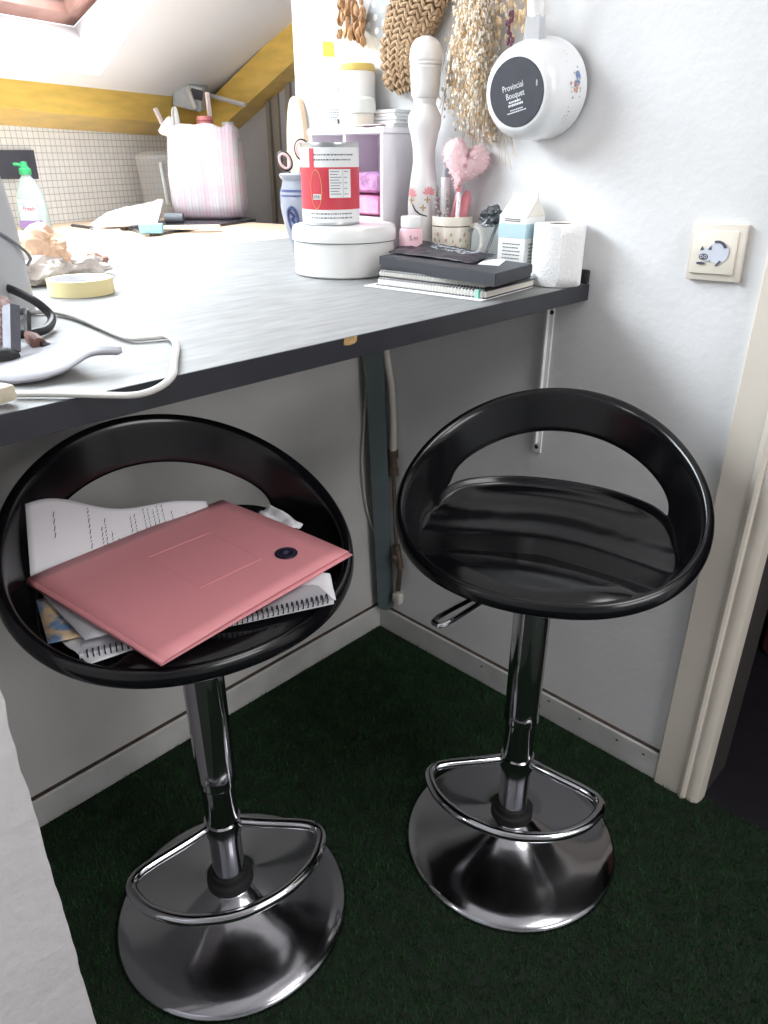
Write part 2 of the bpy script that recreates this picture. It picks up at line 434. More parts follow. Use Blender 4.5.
# door casing: flat board, bead, rounded outer edge
dc = MB()
YT0, YT1 = -0.811, -0.905
prof = [(0.0, YT0), (-0.012, YT0), (-0.015, YT0-.003), (-0.015, -0.862), (-0.019, -0.866), (-0.021, -0.871), (-0.019, -0.876), (-0.014, -0.879), (-0.016, -0.884), (-0.016, -0.893), (-0.010, -0.902), (0.004, YT1), (0.02, YT1), (0.02, YT0)]
dc.prism(prof, 0.0, 2.06)
struct('door_1', dc, CREAM, smooth=True)
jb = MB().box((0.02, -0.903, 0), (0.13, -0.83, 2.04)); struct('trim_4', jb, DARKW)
struct('trim_5', MB().box((-0.015, -1.80, 2.0), (0.02, -0.905, 2.06)).box((-.015, -1.86, 0), (.02, -1.78, 2.06)), CREAM)

# ------------------------------------------------------------------ artificial grass
gv, gf = [], []
rg = random.Random(3)
stands = ((-0.341, -0.678, .196), (-0.788, -0.416, .196))
n = 0
while n < 90000:
    x = rg.uniform(-1.1, 0.012); y = rg.uniform(-1.32, -0.001)
    if y > -.812 and x > -.012: continue
    if y > -0.91 and x > -.018 and y < -.81: continue
    if y > -.012: continue
    if any((x-a)**2+(y-b)**2 < r*r for a, b, r in stands): continue
    if x < PX+.002 and y > PY-.004: continue
    a = rg.uniform(0, 2*PI); h = rg.uniform(.006, .013); ww = rg.uniform(.0006, .0011); l = rg.uniform(0, .007); b = rg.uniform(0, 2*PI)
    i = len(gv)
    gv += [(x-ww*math.cos(a), y-ww*math.sin(a), 0), (x+ww*math.cos(a), y+ww*math.sin(a), 0), (x+l*math.cos(b), y+l*math.sin(b), h)]
    gf.append((i, i+1, i+2)); n += 1
me = bpy.data.meshes.new('artificial_grass'); me.from_pydata(gv, [], gf)
me.materials.append(mat('grass_blades', (48, 88, 50), 0.7, rgb2=(32, 62, 36), vscale=25, spec=0.2))
go = bpy.data.objects.new('artificial_grass', me); COL.objects.link(go)
tag(go, 'dark green artificial grass covering the floor under the stools', 'grass', kind='stuff')

# ------------------------------------------------------------------ bar counter
ct = thing('countertop', 'grey stone-look bar counter top with dark edge above the stools', 'countertop', (0, 0, 0))
KX0 = -1.7
build('top_surface', MB().box((KX0, CY+.004, ZC-.004), (-0.0, 0.498, ZC)).box((0.0, YE+.004, ZC-.004), (0.5, 0.498, ZC)), TOP, ct, smooth=False)
build('core_board', MB().box((KX0, CY+.003, ZC-TH), (-0.001, 0.497, ZC-.0041)).box((0.0, YE+.005, ZC-TH), (0.5, 0.497, ZC-.0041)), BLACK, ct, smooth=False)
build('edge_band', MB().box((KX0, CY, ZC-TH), (-0.0005, CY+.0035, ZC+.0006), 0.0006, 1), EDGE, ct)['label'] = 'dark grey edge band with a chip'
cp = Yp(350, 341, CY)
cm = MB(); pts = [(-.011, -.004), (-.004, -.0055), (.006, -.005), (.011, -.003), (.012, .0038), (-.010, .0038)]
cm.prism([(cp.x+a, (ZC-.0045)+b+.001) for a, b in pts], 0, .0006, M=Matrix(((1, 0, 0, 0), (0, 0, -1, CY), (0, 1, 0, 0), (0, 0, 0, 1))))
build('edge_chip', cm, CHIPW, ct)['label'] = 'bare chipboard showing at the chipped edge'
build('wall_upstand', MB().box((-0.008, CY+.001, ZC+.001), (-0.0006, CY+.021, ZC+.024), .002, 1), BLACK, ct)

# strut in the corner
st = thing('support_strut', 'grey green painted strut standing in the corner under the counter', 'strut', (-0.012, -0.034, 0.07))
sm = MB()
pa, pb = Vector((0, 0, 0)), Vector((-0.048, 0, ZC-TH-.072))
M_ = frame((0, 0, 0), (1, -0.9, 0), (0.9, 1, 0))
hw = .021
for k in range(1):
    ex = Vector((.74, -.67, 0)); ey = Vector((.67, .74, 0))*.5
    sm.hexa([pa+Vector((0, 0, .02))-ex*hw-ey*hw, pa+Vector((0, 0, .02))+ex*hw-ey*hw, pa+Vector((0, 0, .02))+ex*hw+ey*hw, pa+Vector((0, 0, .02))-ex*hw+ey*hw],
            [pb-ex*hw-ey*hw, pb+ex*hw-ey*hw, pb+ex*hw+ey*hw, pb-ex*hw+ey*hw])
    seg = 12
    base = [Vector((math.cos(PI+PI*i/seg)*hw, math.sin(PI+PI*i/seg)*.02, 0)) for i in range(seg+1)]
    sm.hexa([ex*(p.x)-ey*hw+Vector((0, 0, .02+p.y)) for p in base], [ex*(p.x)+ey*hw+Vector((0, 0, .02+p.y)) for p in base])
build('strut', sm, mat('grey_green_paint', (92, 104, 106), 0.5, var=0.15, vscale=20), st, smooth=False)
# white shelf bracket on the right wall
bk = thing('shelf_bracket', 'white metal shelf bracket screwed to the wall behind the right stool', 'bracket', (0, 0, 0))
bt, bb = Xp(550, 308, -.003), Xp(536, 452, -.003)
build('bracket_arm', MB().box((-.004, bt.y-.010, bb.z), (0.0, bt.y+.010, ZC-TH), .001, 1).box((-.012, bt.y-.0015, bb.z+.02), (-.003, bt.y+.0015, ZC-TH-.004)), WPLAST, bk)
build('bracket_arm', MB().box((-.30, bt.y-.010, ZC-TH-.004), (0.0, bt.y+.010, ZC-TH), .001, 1), WPLAST, bk)
for z_ in (bb.z+.012, ZC-TH-.03): build('screw', MB().ball((-.0045, bt.y-(0.006 if z_ > .8 else 0), z_), (.002, .0045, .0045), 2), BLACK, bk)
# pipe with fittings
pi_ = thing('water_pipe', 'white bent water pipe with brown brass fittings beside the corner strut', 'pipe', (0, 0, 0))
def xw(u, v, x): return Xp(u, v, x+.010)
PIPEW = mat('cream_pipe', (206, 202, 192), 0.5); BRASS = mat('old_brass', (112, 98, 84), 0.45, 0.6, var=0.4, vscale=60)
p1 = [xw(385, 343, -.022), xw(387, 360, -.022), xw(391, 385, -.022), xw(393, 420, -.022), xw(393, 452, -.022)]
build('pipe', MB().tube(smoothpts(p1, 6), .009, 12), PIPEW, pi_)
q1, q2 = xw(393, 450, -.022), xw(393.5, 475, -.022)
build('fitting', MB().tube([q1, q1+(q2-q1)*.3, q1+(q2-q1)*.31, q1+(q2-q1)*.7, q1+(q2-q1)*.71, q2], [.013, .013, .010, .010, .0125, .0125], 12), BRASS, pi_)
q3 = xw(396, 545, -.022)
build('lower_pipe', MB().tube([q2, q3], .005, 10), BRASS, pi_)
q4 = xw(400, 568, -.022); qm = (q3+q4)/2
build('valve', MB().tube([q3, q4], .010, 12).ball(qm+Vector((-.014, 0, 0)), (.008, .007, .012), 2).tube([q4, xw(398, 590, -.022)], .007, 10), BRASS, pi_)
q5 = xw(398, 598, -.020)
build('wall_outlet', MB().box(q5-Vector((.010, .013, .015)), q5+Vector((.0095, .013, .015)), .005, 2), PIPEW, pi_)
cb_ = thing('cable', 'thin white cable bowed along the wall left of the corner strut', 'cable', (0, 0, 0))
build('cable_run', MB().tube(smoothpts([Yp(362, 345, -.008), Yp(366, 385, -.008), Yp(364, 425, -.008), Yp(362, 465, -.008), Yp(366, 505, -.008), Yp(375, 535, -.008)], 6), .0035, 8, flat=.6), PIPEW, cb_)

# ------------------------------------------------------------------ bar stools
SA, SB, SY0, SHH, SPW = .231, .191, -.005, .179, 1.497
def make_seat():
    mb = MB(); NT = 120; NP = 9; N1 = 5; N2 = 7
    thc = math.radians(60)
    def rimz(t): return SHH*((1+math.cos(t))/2)**SPW
    def interp(x, xs, ys):
        for i in range(len(xs)-1):
            if x <= xs[i+1]:
                k = (x-xs[i])/(xs[i+1]-xs[i]); k = max(0, min(1, k)); k = k*k*(3-2*k); return ys[i]+(ys[i+1]-ys[i])*k
        return ys[-1]
    def pan(x, y):
        v = (y-SY0)/SB; u = x/SA
        vv = v + 0.62*u*u*(1-.35*u*u)      # the saddle ridges curve towards the front at the sides
        z = interp(vv, [-1, -.85, -.62, -.45, -.30, -.08, .22, .46, .75, 1.05], [-.010, -.001, .004, .001, -.014, -.030, -.030, -.016, .008, .034])
        return z + .012*u*u
    rows = []
    for i in range(NT):
        t = 2*PI*i/NT; tt = t if t <= PI else t-2*PI
        sx, cy = math.sin(t), math.cos(t)
        P = lambda rho, z: (SA*rho*sx, SY0+SB*rho*cy, z)
        col = []
        for k in range(1, NP+1):
            rho = .8*k/NP; p = P(rho, 0); col.append((p[0], p[1], pan(p[0], p[1])))
        zp = col[-1][2]; rz = rimz(t)-.005
        def wall(q): return P(.8+.125*q**.6, zp+(rz-.004-zp)*q**1.3)
        s = min(1, abs(tt)/thc)
        t1 = .16+.07*s*s; t2 = .23+(.67-.23)*math.sqrt(max(0, 1-s**2.1))
        if s >= 1: t2 = t1
        for k in range(1, N1+1): col.append(wall(t1*k/N1))
        for k in range(0, N2+1): col.append(wall(t2+(1-t2)*k/N2))
        back = max(0, math.cos(t))
        col.append(P(.950, rz+.0025)); col.append(P(.974, rz+.0025)); col.append(P(.992, rz-.003)); col.append(P(1.0, rz-.012+.002*back)); col.append(P(.997, rz-.020+.004*back))
        rows.append((s < 1, [mb.bm.verts.new(p) for p in col]))
    cv = mb.bm.verts.new((0, SY0, pan(0, SY0)))
    hole = NP+N1-1
    for i in range(NT):
        ha, a = rows[i]; hb, b = rows[(i+1) % NT]
        mb.bm.faces.new((cv, a[0], b[0]))
        for k in range(len(a)-1):
            if k == hole and (ha or hb): continue
            if k == hole: continue
            mb.bm.faces.new((a[k], a[k+1], b[k+1], b[k]))
    # join the coincident rows where there is no hole
    vs = [v for h, r in rows if not h for v in (r[hole], r[hole+1])]
    bmesh.ops.remove_doubles(mb.bm, verts=vs, dist=1e-6)
    return mb
def spin_z(a): return (0, 0, -a)
ZR, ZL = .655, .662
stool = thing('bar_stool', 'empty black plastic bar stool on a chrome base, beside the door casing', 'bar stool', (-.341, -.678, .002), 0, 'black bar stools under the counter')
AZR, AZL = math.radians(67), math.radians(9)
seat = build('seat', make_seat(), BLACKP, stool, loc=(.004, -.004, ZR), rot=spin_z(AZR), angle=80)
sd = solid(seat, .006, -1.0); q = seat.modifiers.new('round', 'SUBSURF'); q.levels = 1; q.render_levels = 1
hub = MB().lathe([(0, ZR-.045), (.05, ZR-.045), (.062, ZR-.052), (.062, ZR-.06), (.033, ZR-.066), (.030, ZR-.09), (0, ZR-.09)], 32)
for k in range(4): hub.box((-.012, .0, ZR-.055), (.012, .10, ZR-.049), M=Rz(k*PI/2+.78))
build('seat_mount', hub, RUBBER, stool)
lv = MB()
lpts = [(-.005, 0.02, ZR-.055), (-.005, .10, ZR-.052), (-.009, .20, ZR-.047), (-.008, .237, ZR-.046), (.0, .241, ZR-.046), (.008, .237, ZR-.046), (.009, .20, ZR-.047), (.005, .10, ZR-.052), (.005, .02, ZR-.055)]
lv.tube(smoothpts(lpts, 4), .0035, 8)
lever = build('lever', lv, CHROME, stool, rot=spin_z(math.radians(-90)))
build('column_sleeve', MB().lathe([(.0265, .292), (.0292, .292), (.0298, .296), (.0292, .300), (.0298, .304), (.0294, .309), (.0300, .56), (.028, .57), (0, .57)], 40), CHROME, stool)
build('column', MB().lathe([(0, .06), (.0262, .06), (.0262, .30)], 40), CHROME, stool)
build('collar', MB().lathe([(.026, .094), (.030, .093), (.032, .084), (.0375, .082), (.0385, .075), (.0385, .066), (.03, .066)], 40), RUBBER, stool)
build('base', MB().lathe([(0, .070), (.035, .070), (.040, .066), (.052, .056), (.070, .046), (.100, .034), (.135, .024), (.170, .016), (.188, .011), (.194, .006), (.195, .001), (.190, .0)], 96), CHROMEB, stool, angle=60)
fp = [(.020, .0), (.06, .018), (.118, .042), (.140, .058), (.143, .080), (.120, .118), (.078, .148), (.035, .162), (0, .166)]
full = [(-x, y) for x, y in fp][0:-1] + [(x, y) for x, y in reversed(fp)]
ft = MB().tube(smoothpts([(x, y, .197) for x, y in full], 6), .0085, 12)
ft.lathe([(.0262, .182), (.0292, .184), (.0292, .212), (.0262, .214)], 32)
foot = build('footrest', ft, CHROME, stool, rot=spin_z(math.radians(-119.2)))
stool2 = stool.copy(); COL.objects.link(stool2); stool2.location = (-.788, -.416, .002)
stool2['label'] = 'black plastic bar stool carrying the pink folder and papers'
for ch in list(stool.children):
    c = ch.copy(); COL.objects.link(c); c.parent = stool2
    n_ = ch.name.split('.')[0]
    if n_ == 'seat': c.location = (0, 0, ZL); c.rotation_euler = spin_z(AZL)
    if n_ == 'lever': c.rotation_euler = spin_z(math.radians(55))
    if n_ == 'footrest': c.rotation_euler = spin_z(math.radians(-153.2))

# ------------------------------------------------------------------ papers on the left stool
def quad(P, Q, R_, S, bow=0.0, nz=0.0, seed=0):   # bilinear sheet through four corners
    P, Q, R_, S = map(Vector, (P, Q, R_, S))
    def f(u, v):
        p = (P*(1-u)+Q*u)*(1-v) + (S*(1-u)+R_*u)*v
        p = p.copy(); p.z += bow*(4*u*(1-u)*.5+4*v*(1-v)*.5) + nz*noise.noise((u*3+seed, v*3, seed))
        return p
    return f
fA, fB, fC, fD = Zp(28, 578, .702), Zp(222, 500, .704), Zp(349, 552, .697), Zp(165, 661, .692)
fd = thing('document_folder', 'pink plastic document folder with a round black sticker on the left stool', 'folder', (fA+fB+fC+fD)/4)
org = fd.location
def loc(p, o): return Vector(p)-Vector(o)
f1_ = quad(*(loc(p, org) for p in (fA, fB, fC, fD)), bow=.004)
o = build('front_cover', MB().grid(f1_, 12, 12), PINKF, fd); solid(o, .0012, 0)
f2_ = quad(*(loc(p, org)+Vector((0, 0, -.007)) for p in (fA+Vector((-.002, 0, -.002)), fB+Vector((0, 0, .004)), fC+Vector((.003, -.004, .003)), fD+Vector((-.003, .004, 0)))), bow=.001)
o = build('back_cover', MB().grid(f2_, 12, 12), PINKF, fd); solid(o, .0012, 0)
# spine and paper inside
sp_ = MB().grid(lambda u, v: (f1_(0, u) if v > .5 else f2_(0, u)) if v in (0, 1) else (f1_(0, u)+f2_(0, u))/2+Vector((-.002, .0005, 0)), 12, 2); o = build('spine', sp_, PINKF, fd); solid(o, .001, 0)
def onf(u, v, h=.0012): p = f1_(u, v); return Vector((p.x, p.y, p.z+h))
sk = Zp(286, 554, .702); skl = loc(sk, org)
stk = MB(); stk.lathe([(0, .0016), (.0145, .0016), (.0152, .0008), (.0152, 0)], 36)
# find height of cover at the sticker
best = min(((Vector((f1_(i/40, j/40).x-skl.x, f1_(i/40, j/40).y-skl.y)).length, f1_(i/40, j/40)) for i in range(41) for j in range(41)), key=lambda a: a[0])[1]
so = build('sticker', stk, STICK, fd, loc=best+Vector((0, 0, .0009))); so['label'] = 'round black sticker'
sr = MB(); sr.lathe([(.0105, .0018), (.0115, .0018)], 32)
for a_ in range(7): sr.box((-.0045+a_*.0014, -.004+.001*(a_ % 3), .0017), (-.0038+a_*.0014, .004-.0015*(a_ % 2), .0019), M=Rz(.5))
build('print', sr, mat('silver_print', (96, 92, 120), .5), so)
# embossed pocket outline on the folder
pk = MB(); c4 = [(.40, .28), (.72, .30), (.70, .72), (.38, .70)]
for (a, b) in zip(c4, c4[1:]+c4[:1]): pk.tube([onf(a[0]+(b[0]-a[0])*k/6, a[1]+(b[1]-a[1])*k/6, .0006) for k in range(7)], .0006, 6)
build('embossed_line', pk, PINKF, fd)

GP = 'papers under the pink folder'
def sheet(name, label, cat, px, zz, m, th=.0006, nz=.003, seed=0, group=GP, nseg=10):
    pts = [Zp(u, v, z-.004) for (u, v), z in zip(px, zz)]
    c = sum(pts, Vector())/4
    o = build(name, MB().grid(quad(*(p-c for p in pts), nz=nz, seed=seed), nseg, nseg), m, loc=c); solid(o, th, 0)
    tag(o, label, cat, group); return o
# wire-bound notebook, its binding along the front edge
nbz = .667
n1, n2 = Zp(80, 659, nbz), Zp(334, 604, nbz+.006)
ed = (n2-n1).normalized(); bkv = Vector((-ed.y, ed.x, 0))
n3, n4 = n2+bkv*.15+Vector((-.04, 0, .004)), n1+bkv*.15+Vector((0.04, 0, .006))
nb = thing('spiral_notebook', 'wire-bound notebook at the bottom of the paper pile on the left stool', 'notebook', n1)
o = build('pages', MB().grid(quad(*(loc(p, n1) for p in (n1, n2, n3, n4))), 4, 4), WPAPER, nb, smooth=False); solid(o, .006, 1)
o = build('cover', MB().grid(quad(*(loc(p, n1)+Vector((0, 0, .0065)) for p in (n1, n2, n3, n4))), 4, 4), GPAPER, nb, smooth=False); solid(o, .0006, 1)
sp2 = MB(); L_ = (n2-n1).length
for k in range(46):
    a = n1 + ed*(L_*(.03+.94*k/45)) + Vector((0, 0, (n2.z-n1.z)*k/45))-n1
    sp2.tube([a+bkv*(.006*math.cos(t))*.8+Vector((0, 0, .004+.0062*math.sin(t))) for t in [2*PI*i/8 for i in range(8)]], .0009, 5, closed=True)
build('wire_binding', sp2, BLACK, nb)
sheet('paper_sheet', 'white sheet with a grey header sticking out over the wire binding at left', 'paper', [(62, 642), (230, 575), (300, 590), (90, 664)], [.676, .680, .680, .674], WPAPER, seed=1)
mg = sheet('magazine_page', 'colour-printed page with blue and orange patches under the folder', 'paper', [(36, 600), (180, 545), (240, 600), (48, 644)], [.686, .690, .686, .680], mat('printed_page', (214, 188, 150), .6, rgb2=(112, 140, 176), vscale=38, ramp=(.45, .55)), seed=2)
sheet('paper_sheet', 'dog-eared pale sheet just under the left corner of the folder', 'paper', [(40, 592), (180, 540), (260, 590), (85, 640)], [.692, .695, .692, .688], GPAPER, seed=3)
sheet('paper_sheet', 'greyish photo page poking out below the folder spine', 'paper', [(70, 612), (200, 560), (250, 590), (108, 634)], [.6895, .692, .690, .685], mat('photo_page', (150, 130, 120), .5, rgb2=(74, 66, 66), vscale=30), seed=4)
sheet('leaflet', 'curled white leaflet poking out at the right of the folder', 'paper', [(200, 590), (262, 562), (330, 574), (336, 600)], [.682, .690, .694, .678], WPAPER, th=.002, nz=.004, seed=5)
sheet('leaflet', 'thin lined leaflet between folder and notebook at the right', 'paper', [(180, 600), (290, 570), (334, 596), (232, 622)], [.677, .682, .680, .675], GPAPER, th=.002, seed=6)
sheet('paper_scrap', 'small crumpled printed scrap behind the right corner of the folder', 'paper', [(254, 512), (272, 507), (303, 524), (280, 535)], [.704, .706, .700, .697], WPAPER, nz=.01, seed=7)
# curled typed sheet behind
tsP = [Zp(31, 584, .690), Zp(26, 508, .772), Zp(206, 501, .712), Zp(218, 528, .682)]
tc_ = sum(tsP, Vector())/4
def tsf(u, v):
    P0, P1, P2, P3 = (p-tc_ for p in tsP)
    p = (P0*(1-u)+P1*u)*(1-v)+(P3*(1-u)+P2*u)*v
    p = p.copy(); p.z += (1-v)*(u*(.014*math.sin(v*PI*2.6+.4)) + .006*math.sin(u*PI)*math.sin(v*7)) - .006*math.sin(u*PI)*v
    return p
ts = thing('typed_letter', 'curled typed white letter standing up behind the pink folder', 'letter', tc_, group=GP)
o = build('sheet', MB().grid(tsf, 16, 30), WPAPER, ts); solid(o, .0006, 0)
tx = MB()
rt = random.Random(5)
for v0, a, b in ((.13, .45, .8), (.30, .15, .92), (.36, .1, .62), (.38, .3, .8), (.41, .1, .55), (.44, .1, .4), (.52, .5, .85), (.545, .5, .88), (.60, .3, .95), (.625, .25, .95), (.655, .3, .9), (.68, .2, .95), (.71, .25, .95), (.76, .3, .8), (.85, .3, .75), (.90, .3, .7)):
    u = a
    while u < b:
        l = rt.uniform(.03, .09)
        w_ = .0028
        q_ = [tsf(u, v0), tsf(min(u+l, b), v0+.006), tsf(min(u+l, b), v0+.006+w_*1.5), tsf(u, v0+w_*1.5)]
        tx.poly([p+Vector((0, -.0004, .0011)) for p in q_]); u += l+.018
o = build('typed_lines', tx, INK, ts, smooth=False)

# ------------------------------------------------------------------ on the counter: left
Zt = ZC+.0008
# white kitchen appliance
ap = thing('kitchen_appliance', 'pale grey plastic kitchen appliance cut off at the left edge of the counter', 'appliance', (-.917, -.018, Zt))
prof = []
apm = MB()
def ring(hw_, hd, z, n=40, e=4.5):
    r = []
    for k in range(n):
        a = 2*PI*k/n; c, s = math.cos(a), math.sin(a); d = (abs(c)**e+abs(s)**e)**(-1/e)
        r.append((hw_*c*d, hd*s*d, z))
    return r
GPL = mat('light_grey_plastic', (172, 174, 177), .4)
def loft(mb, rings, capb=True, capt=True, M=None):
    vr = [[mb.bm.verts.new(p) for p in r] for r in rings]; n = len(rings[0])
    for a, b in zip(vr[:-1], vr[1:]):
        for k in range(n): mb.bm.faces.new((a[k], a[(k+1) % n], b[(k+1) % n], b[k]))
    if capb: mb.bm.faces.new(list(reversed(vr[0])))
    if capt: mb.bm.faces.new(vr[-1])
    mb._new([v for r in vr for v in r], M); return mb
loft(apm, [ring(.135, .09, 0), ring(.136, .091, .006), ring(.134, .090, .075), ring(.132, .089, .125), ring(.124, .084, .19), ring(.120, .080, .208), ring(.105, .066, .214)], M=Rz(-.75))
build('housing', apm, GPL, ap, angle=50)
loftm = MB()
for (z0, z1, a0) in ((.09, .14, 0),):
    pts = []
    for k in range(15):
        t = k/14; a = -1.1+1.9*t
        e = 4.5; c, s = math.cos(a), math.sin(a); d = (abs(c)**e+abs(s)**e)**(-1/e); z = .13-.07*t*t
        hwz = .1328-(z-.125)*.12; pts.append(Rz(-.75) @ Vector((hwz*c*d*1.004, (hwz-.038)*s*d*1.004, z)))
    loftm.tube(pts, .0022, 6)
build('seam', loftm, mat('seam_grey', (120, 122, 126), .6), ap)  # seam line in a darker grey than the housing
# black power cable of the appliance
bc = thing('power_cable', 'thick black power cable looping in front of the grey appliance', 'cable', (0, 0, 0))
kp = [Zp(-12, 283, ZC+.05), Zp(10, 289, ZC+.045), Zp(33, 300, ZC+.035), Zp(48, 312, ZC+.02), Zp(52, 320, ZC+.012), Zp(46, 329, ZC+.008), Zp(32, 333, ZC+.008), Zp(15, 335, ZC+.010), Zp(-10, 337, ZC+.012)]
build('cable_run', MB().tube(smoothpts(kp, 6), .0055, 10), BLACK, bc)
# worn scraper with a grey blade, lying under the cable
br_ = thing('paint_brush', 'small brush with brown ferrule and black bristle tip under the cable', 'brush', (0, 0, 0))
a_, b_, c_, d_ = Zp(27, 312, ZC+.035), Zp(28, 335, ZC+.012), Zp(40, 345, ZC+.013), Zp(55, 346, ZC+.009)
build('handle', MB().tube(smoothpts([Zp(20, 312, ZC+.03), a_, (a_+b_)/2, b_], 5), .004, 8), BLACK, br_)
build('ferrule', MB().tube([b_, (b_+c_)/2, c_], [.005, .0085, .008], 10), mat('brown_ferrule', (112, 72, 60), .6, var=.3), br_)
build('bristles', MB().tube([c_, (c_+d_)/2+Vector((0, 0, .0)), d_], [.007, .0065, .0015], 10, flat=.6), BLACK, br_)
gs = thing('metal_bracket', 'grey metal piece on a black rubber foot at the left edge of the counter', 'bracket', Zp(4, 358, ZC+.018))
go_ = gs.location
mm = MB(); p0, p1 = Zp(12, 352, ZC+.016)-go_, Zp(11, 306, ZC+.055)-go_
mm.tube([p0, (p0+p1)/2, p1], .009, 4, flat=.5); build('upright', mm, mat('worn_grey_metal', (92, 92, 102), .5, .3, var=.3, vscale=60), gs, smooth=False)
mm = MB(); mm.tube([Zp(-8, 357, ZC+.014)-go_, Zp(8, 357, ZC+.012)-go_, Zp(18, 357, ZC+.010)-go_], [.009, .010, .006], 10); build('rubber_foot', mm, RUBBER, gs)
mm = MB(); p0, p1 = Zp(3, 345, ZC+.018)-go_, Zp(1, 303, ZC+.055)-go_
mm.tube([p0, p1], .012, 8); build('knitted_sleeve', mm, mat('red_brown_knit', (128, 92, 92), .9, rgb2=(200, 180, 176), vscale=180), gs)
# folded white paper
def fp_(u, v):
    L0, L1 = Zp(-30, 384, ZC), Zp(-30, 350, ZC)
    pA = [Zp(-30, 380, ZC+.003), Zp(20, 384, ZC+.003), Zp(60, 376, ZC+.006), Zp(92, 358, ZC+.018), Zp(123, 356, ZC+.016)]
    pB = [Zp(-30, 346, ZC+.003), Zp(15, 345, ZC+.004), Zp(50, 344, ZC+.008), Zp(88, 346, ZC+.022), Zp(122, 351, ZC+.019)]
    def ev(p, t):
        s = smoothpts(p, 6); i = t*(len(s)-1); k = min(int(i), len(s)-2); return s[k]+(s[k+1]-s[k])*(i-k)
    p = ev(pA, u)*(1-v)+ev(pB, u)*v; p = p.copy(); p.z += .003*math.sin(v*PI) + .0012*noise.noise((u*7, v*5, 0)); return p
fo = thing('folded_paper', 'crumpled folded white paper with a lifted end lying by the counter edge', 'paper', Zp(50, 362, ZC))
for k in range(3):
    o = build('leaf', MB().grid(lambda u, v: fp_(u*(1-.015*k), v)-fo.location+Vector((0, .002*k, -.0014*k+.0032)), 24, 8), mat('grey_white_paper', (166, 166, 172), .9), fo); solid(o, .0008, 0)
# white flat cord
wc = thing('electric_flex', 'flat white power cord looping over the counter edge on the left', 'cord', (0, 0, 0))
hz = ZC+.0045
kp = [Zp(20, 312, hz), Zp(50, 312, hz), Zp(75, 317, hz), Zp(100, 327, hz), Zp(128, 338, hz), Zp(150, 338, hz), Zp(168, 337, hz), Zp(176, 345, hz), Zp(174, 362, hz+.002), Zp(172, 376, hz+.002), Zp(158, 388, hz+.001), Zp(135, 395, hz), Zp(100, 395, hz), Zp(60, 394, hz), Zp(15, 394, hz)]
build('flex_run', MB().tube(smoothpts(kp, 7), .0042, 10, upv=(0, 0, 1), flat=.75), mat('aged_white_cord', (196, 194, 190), .5), wc)
pg = Zp(1, 394, hz+.006)
pm = MB().box((-.012, -.009, -.007), (.010, .009, .008), .003, 2, M=Tr(pg) @ Rz(.3)); build('plug', pm, mat('cream_plug', (212, 202, 178), .6, var=.3, vscale=70), wc)
# roll of tape
tp = Zp(82, 300, ZC); tpc = Vector((-.664, .034, Zt))
tape = thing('tape_roll', 'nearly used up roll of pale yellow masking tape lying on the counter', 'tape', tpc)
build('tape', MB().lathe([(.0475, 0), (.0515, 0), (.0515, .024), (.0475, .024)], 64, close=True), mat('masking_tape', (226, 212, 160), .7), tape)
build('card_core', MB().lathe([(.0462, .0), (.0474, .0), (.0474, .0242), (.0462, .0242)], 64, close=True), WPAPER, tape)
# crumpled cloths
def crumple(mb, c, r, seed, amp=.35, fr=2.2, sub=4, flatz=None):
    q_ = bmesh.ops.create_icosphere(mb.bm, subdivisions=sub, radius=1.0)
    for v in q_['verts']:
        d = v.co.normalized(); k = 1+amp*(noise.noise(d*fr+Vector((seed, 0, 0))) + .5*abs(noise.noise(d*fr*2.3+Vector((0, seed, 0))))+.25*noise.noise(d*fr*6+Vector((0, 0, seed))))
        p = Vector((d.x*r[0]*k, d.y*r[1]*k, d.z*r[2]*k)) + Vector(c)
        if flatz is not None and p.z < flatz: p.z = flatz + (p.z-flatz)*.02
        v.co = p
cr = thing('crumpled_bag', 'crumpled beige and white paper bag beside the tape roll', 'bag', (-.62, .19, Zt))
mb = MB(); crumple(mb, (-.03, .02, .050), (.052, .045, .040), 3.1, .42, 1.5, 4, .001)
build('bag_body', mb, mat('peach_paper', (226, 192, 166), .8, rgb2=(206, 170, 142), vscale=9, bump=.3, bscale=40), cr, angle=22)
mb = MB(); crumple(mb, (-.055, -.012, .024), (.05, .035, .026), 7.7, .42, 1.7, 4, .001); crumple(mb, (.035, -.005, .020), (.042, .022, .018), 2.2, .45, 1.8, 4, .001)
build('bag_lining', mb, mat('greyish_plastic_film', (206, 198, 192), .5, rgb2=(176, 166, 160), vscale=30, bump=.4, bscale=60), cr, angle=25)
mb = MB(); crumple(mb, (.075, .03, .018), (.024, .02, .016), 5.2, .5, 2.6, 4, .001); build('bag_corner', mb, mat('brown_paper', (160, 124, 110), .8), cr)

# ------------------------------------------------------------------ on the counter: middle group
# round white tin
tn_ = thing('cake_tin', 'large round white tin under the red food can', 'tin', (-.20, -.107, Zt))
WT = mat('white_enamel_tin', (222, 222, 220), .3, coat=.3)
build('tin_body', MB().lathe([(0, 0), (.092, 0), (.0955, .003), (.0955, .066)], 80).box((-.001, -.0962, .002), (.001, -.0948, .064), M=Rz(-.72)), WT, tn_)
build('lid', MB().lathe([(.0955, .064), (.0985, .062), (.0990, .066), (.0985, .080), (.095, .087), (.090, .0885), (.087, .087), (0, .088)], 80), WT, tn_)
build('lid_gap', MB().lathe([(.0958, .0605), (.0968, .0605), (.0968, .0625), (.0958, .0625)], 80, close=True), INK, tn_)
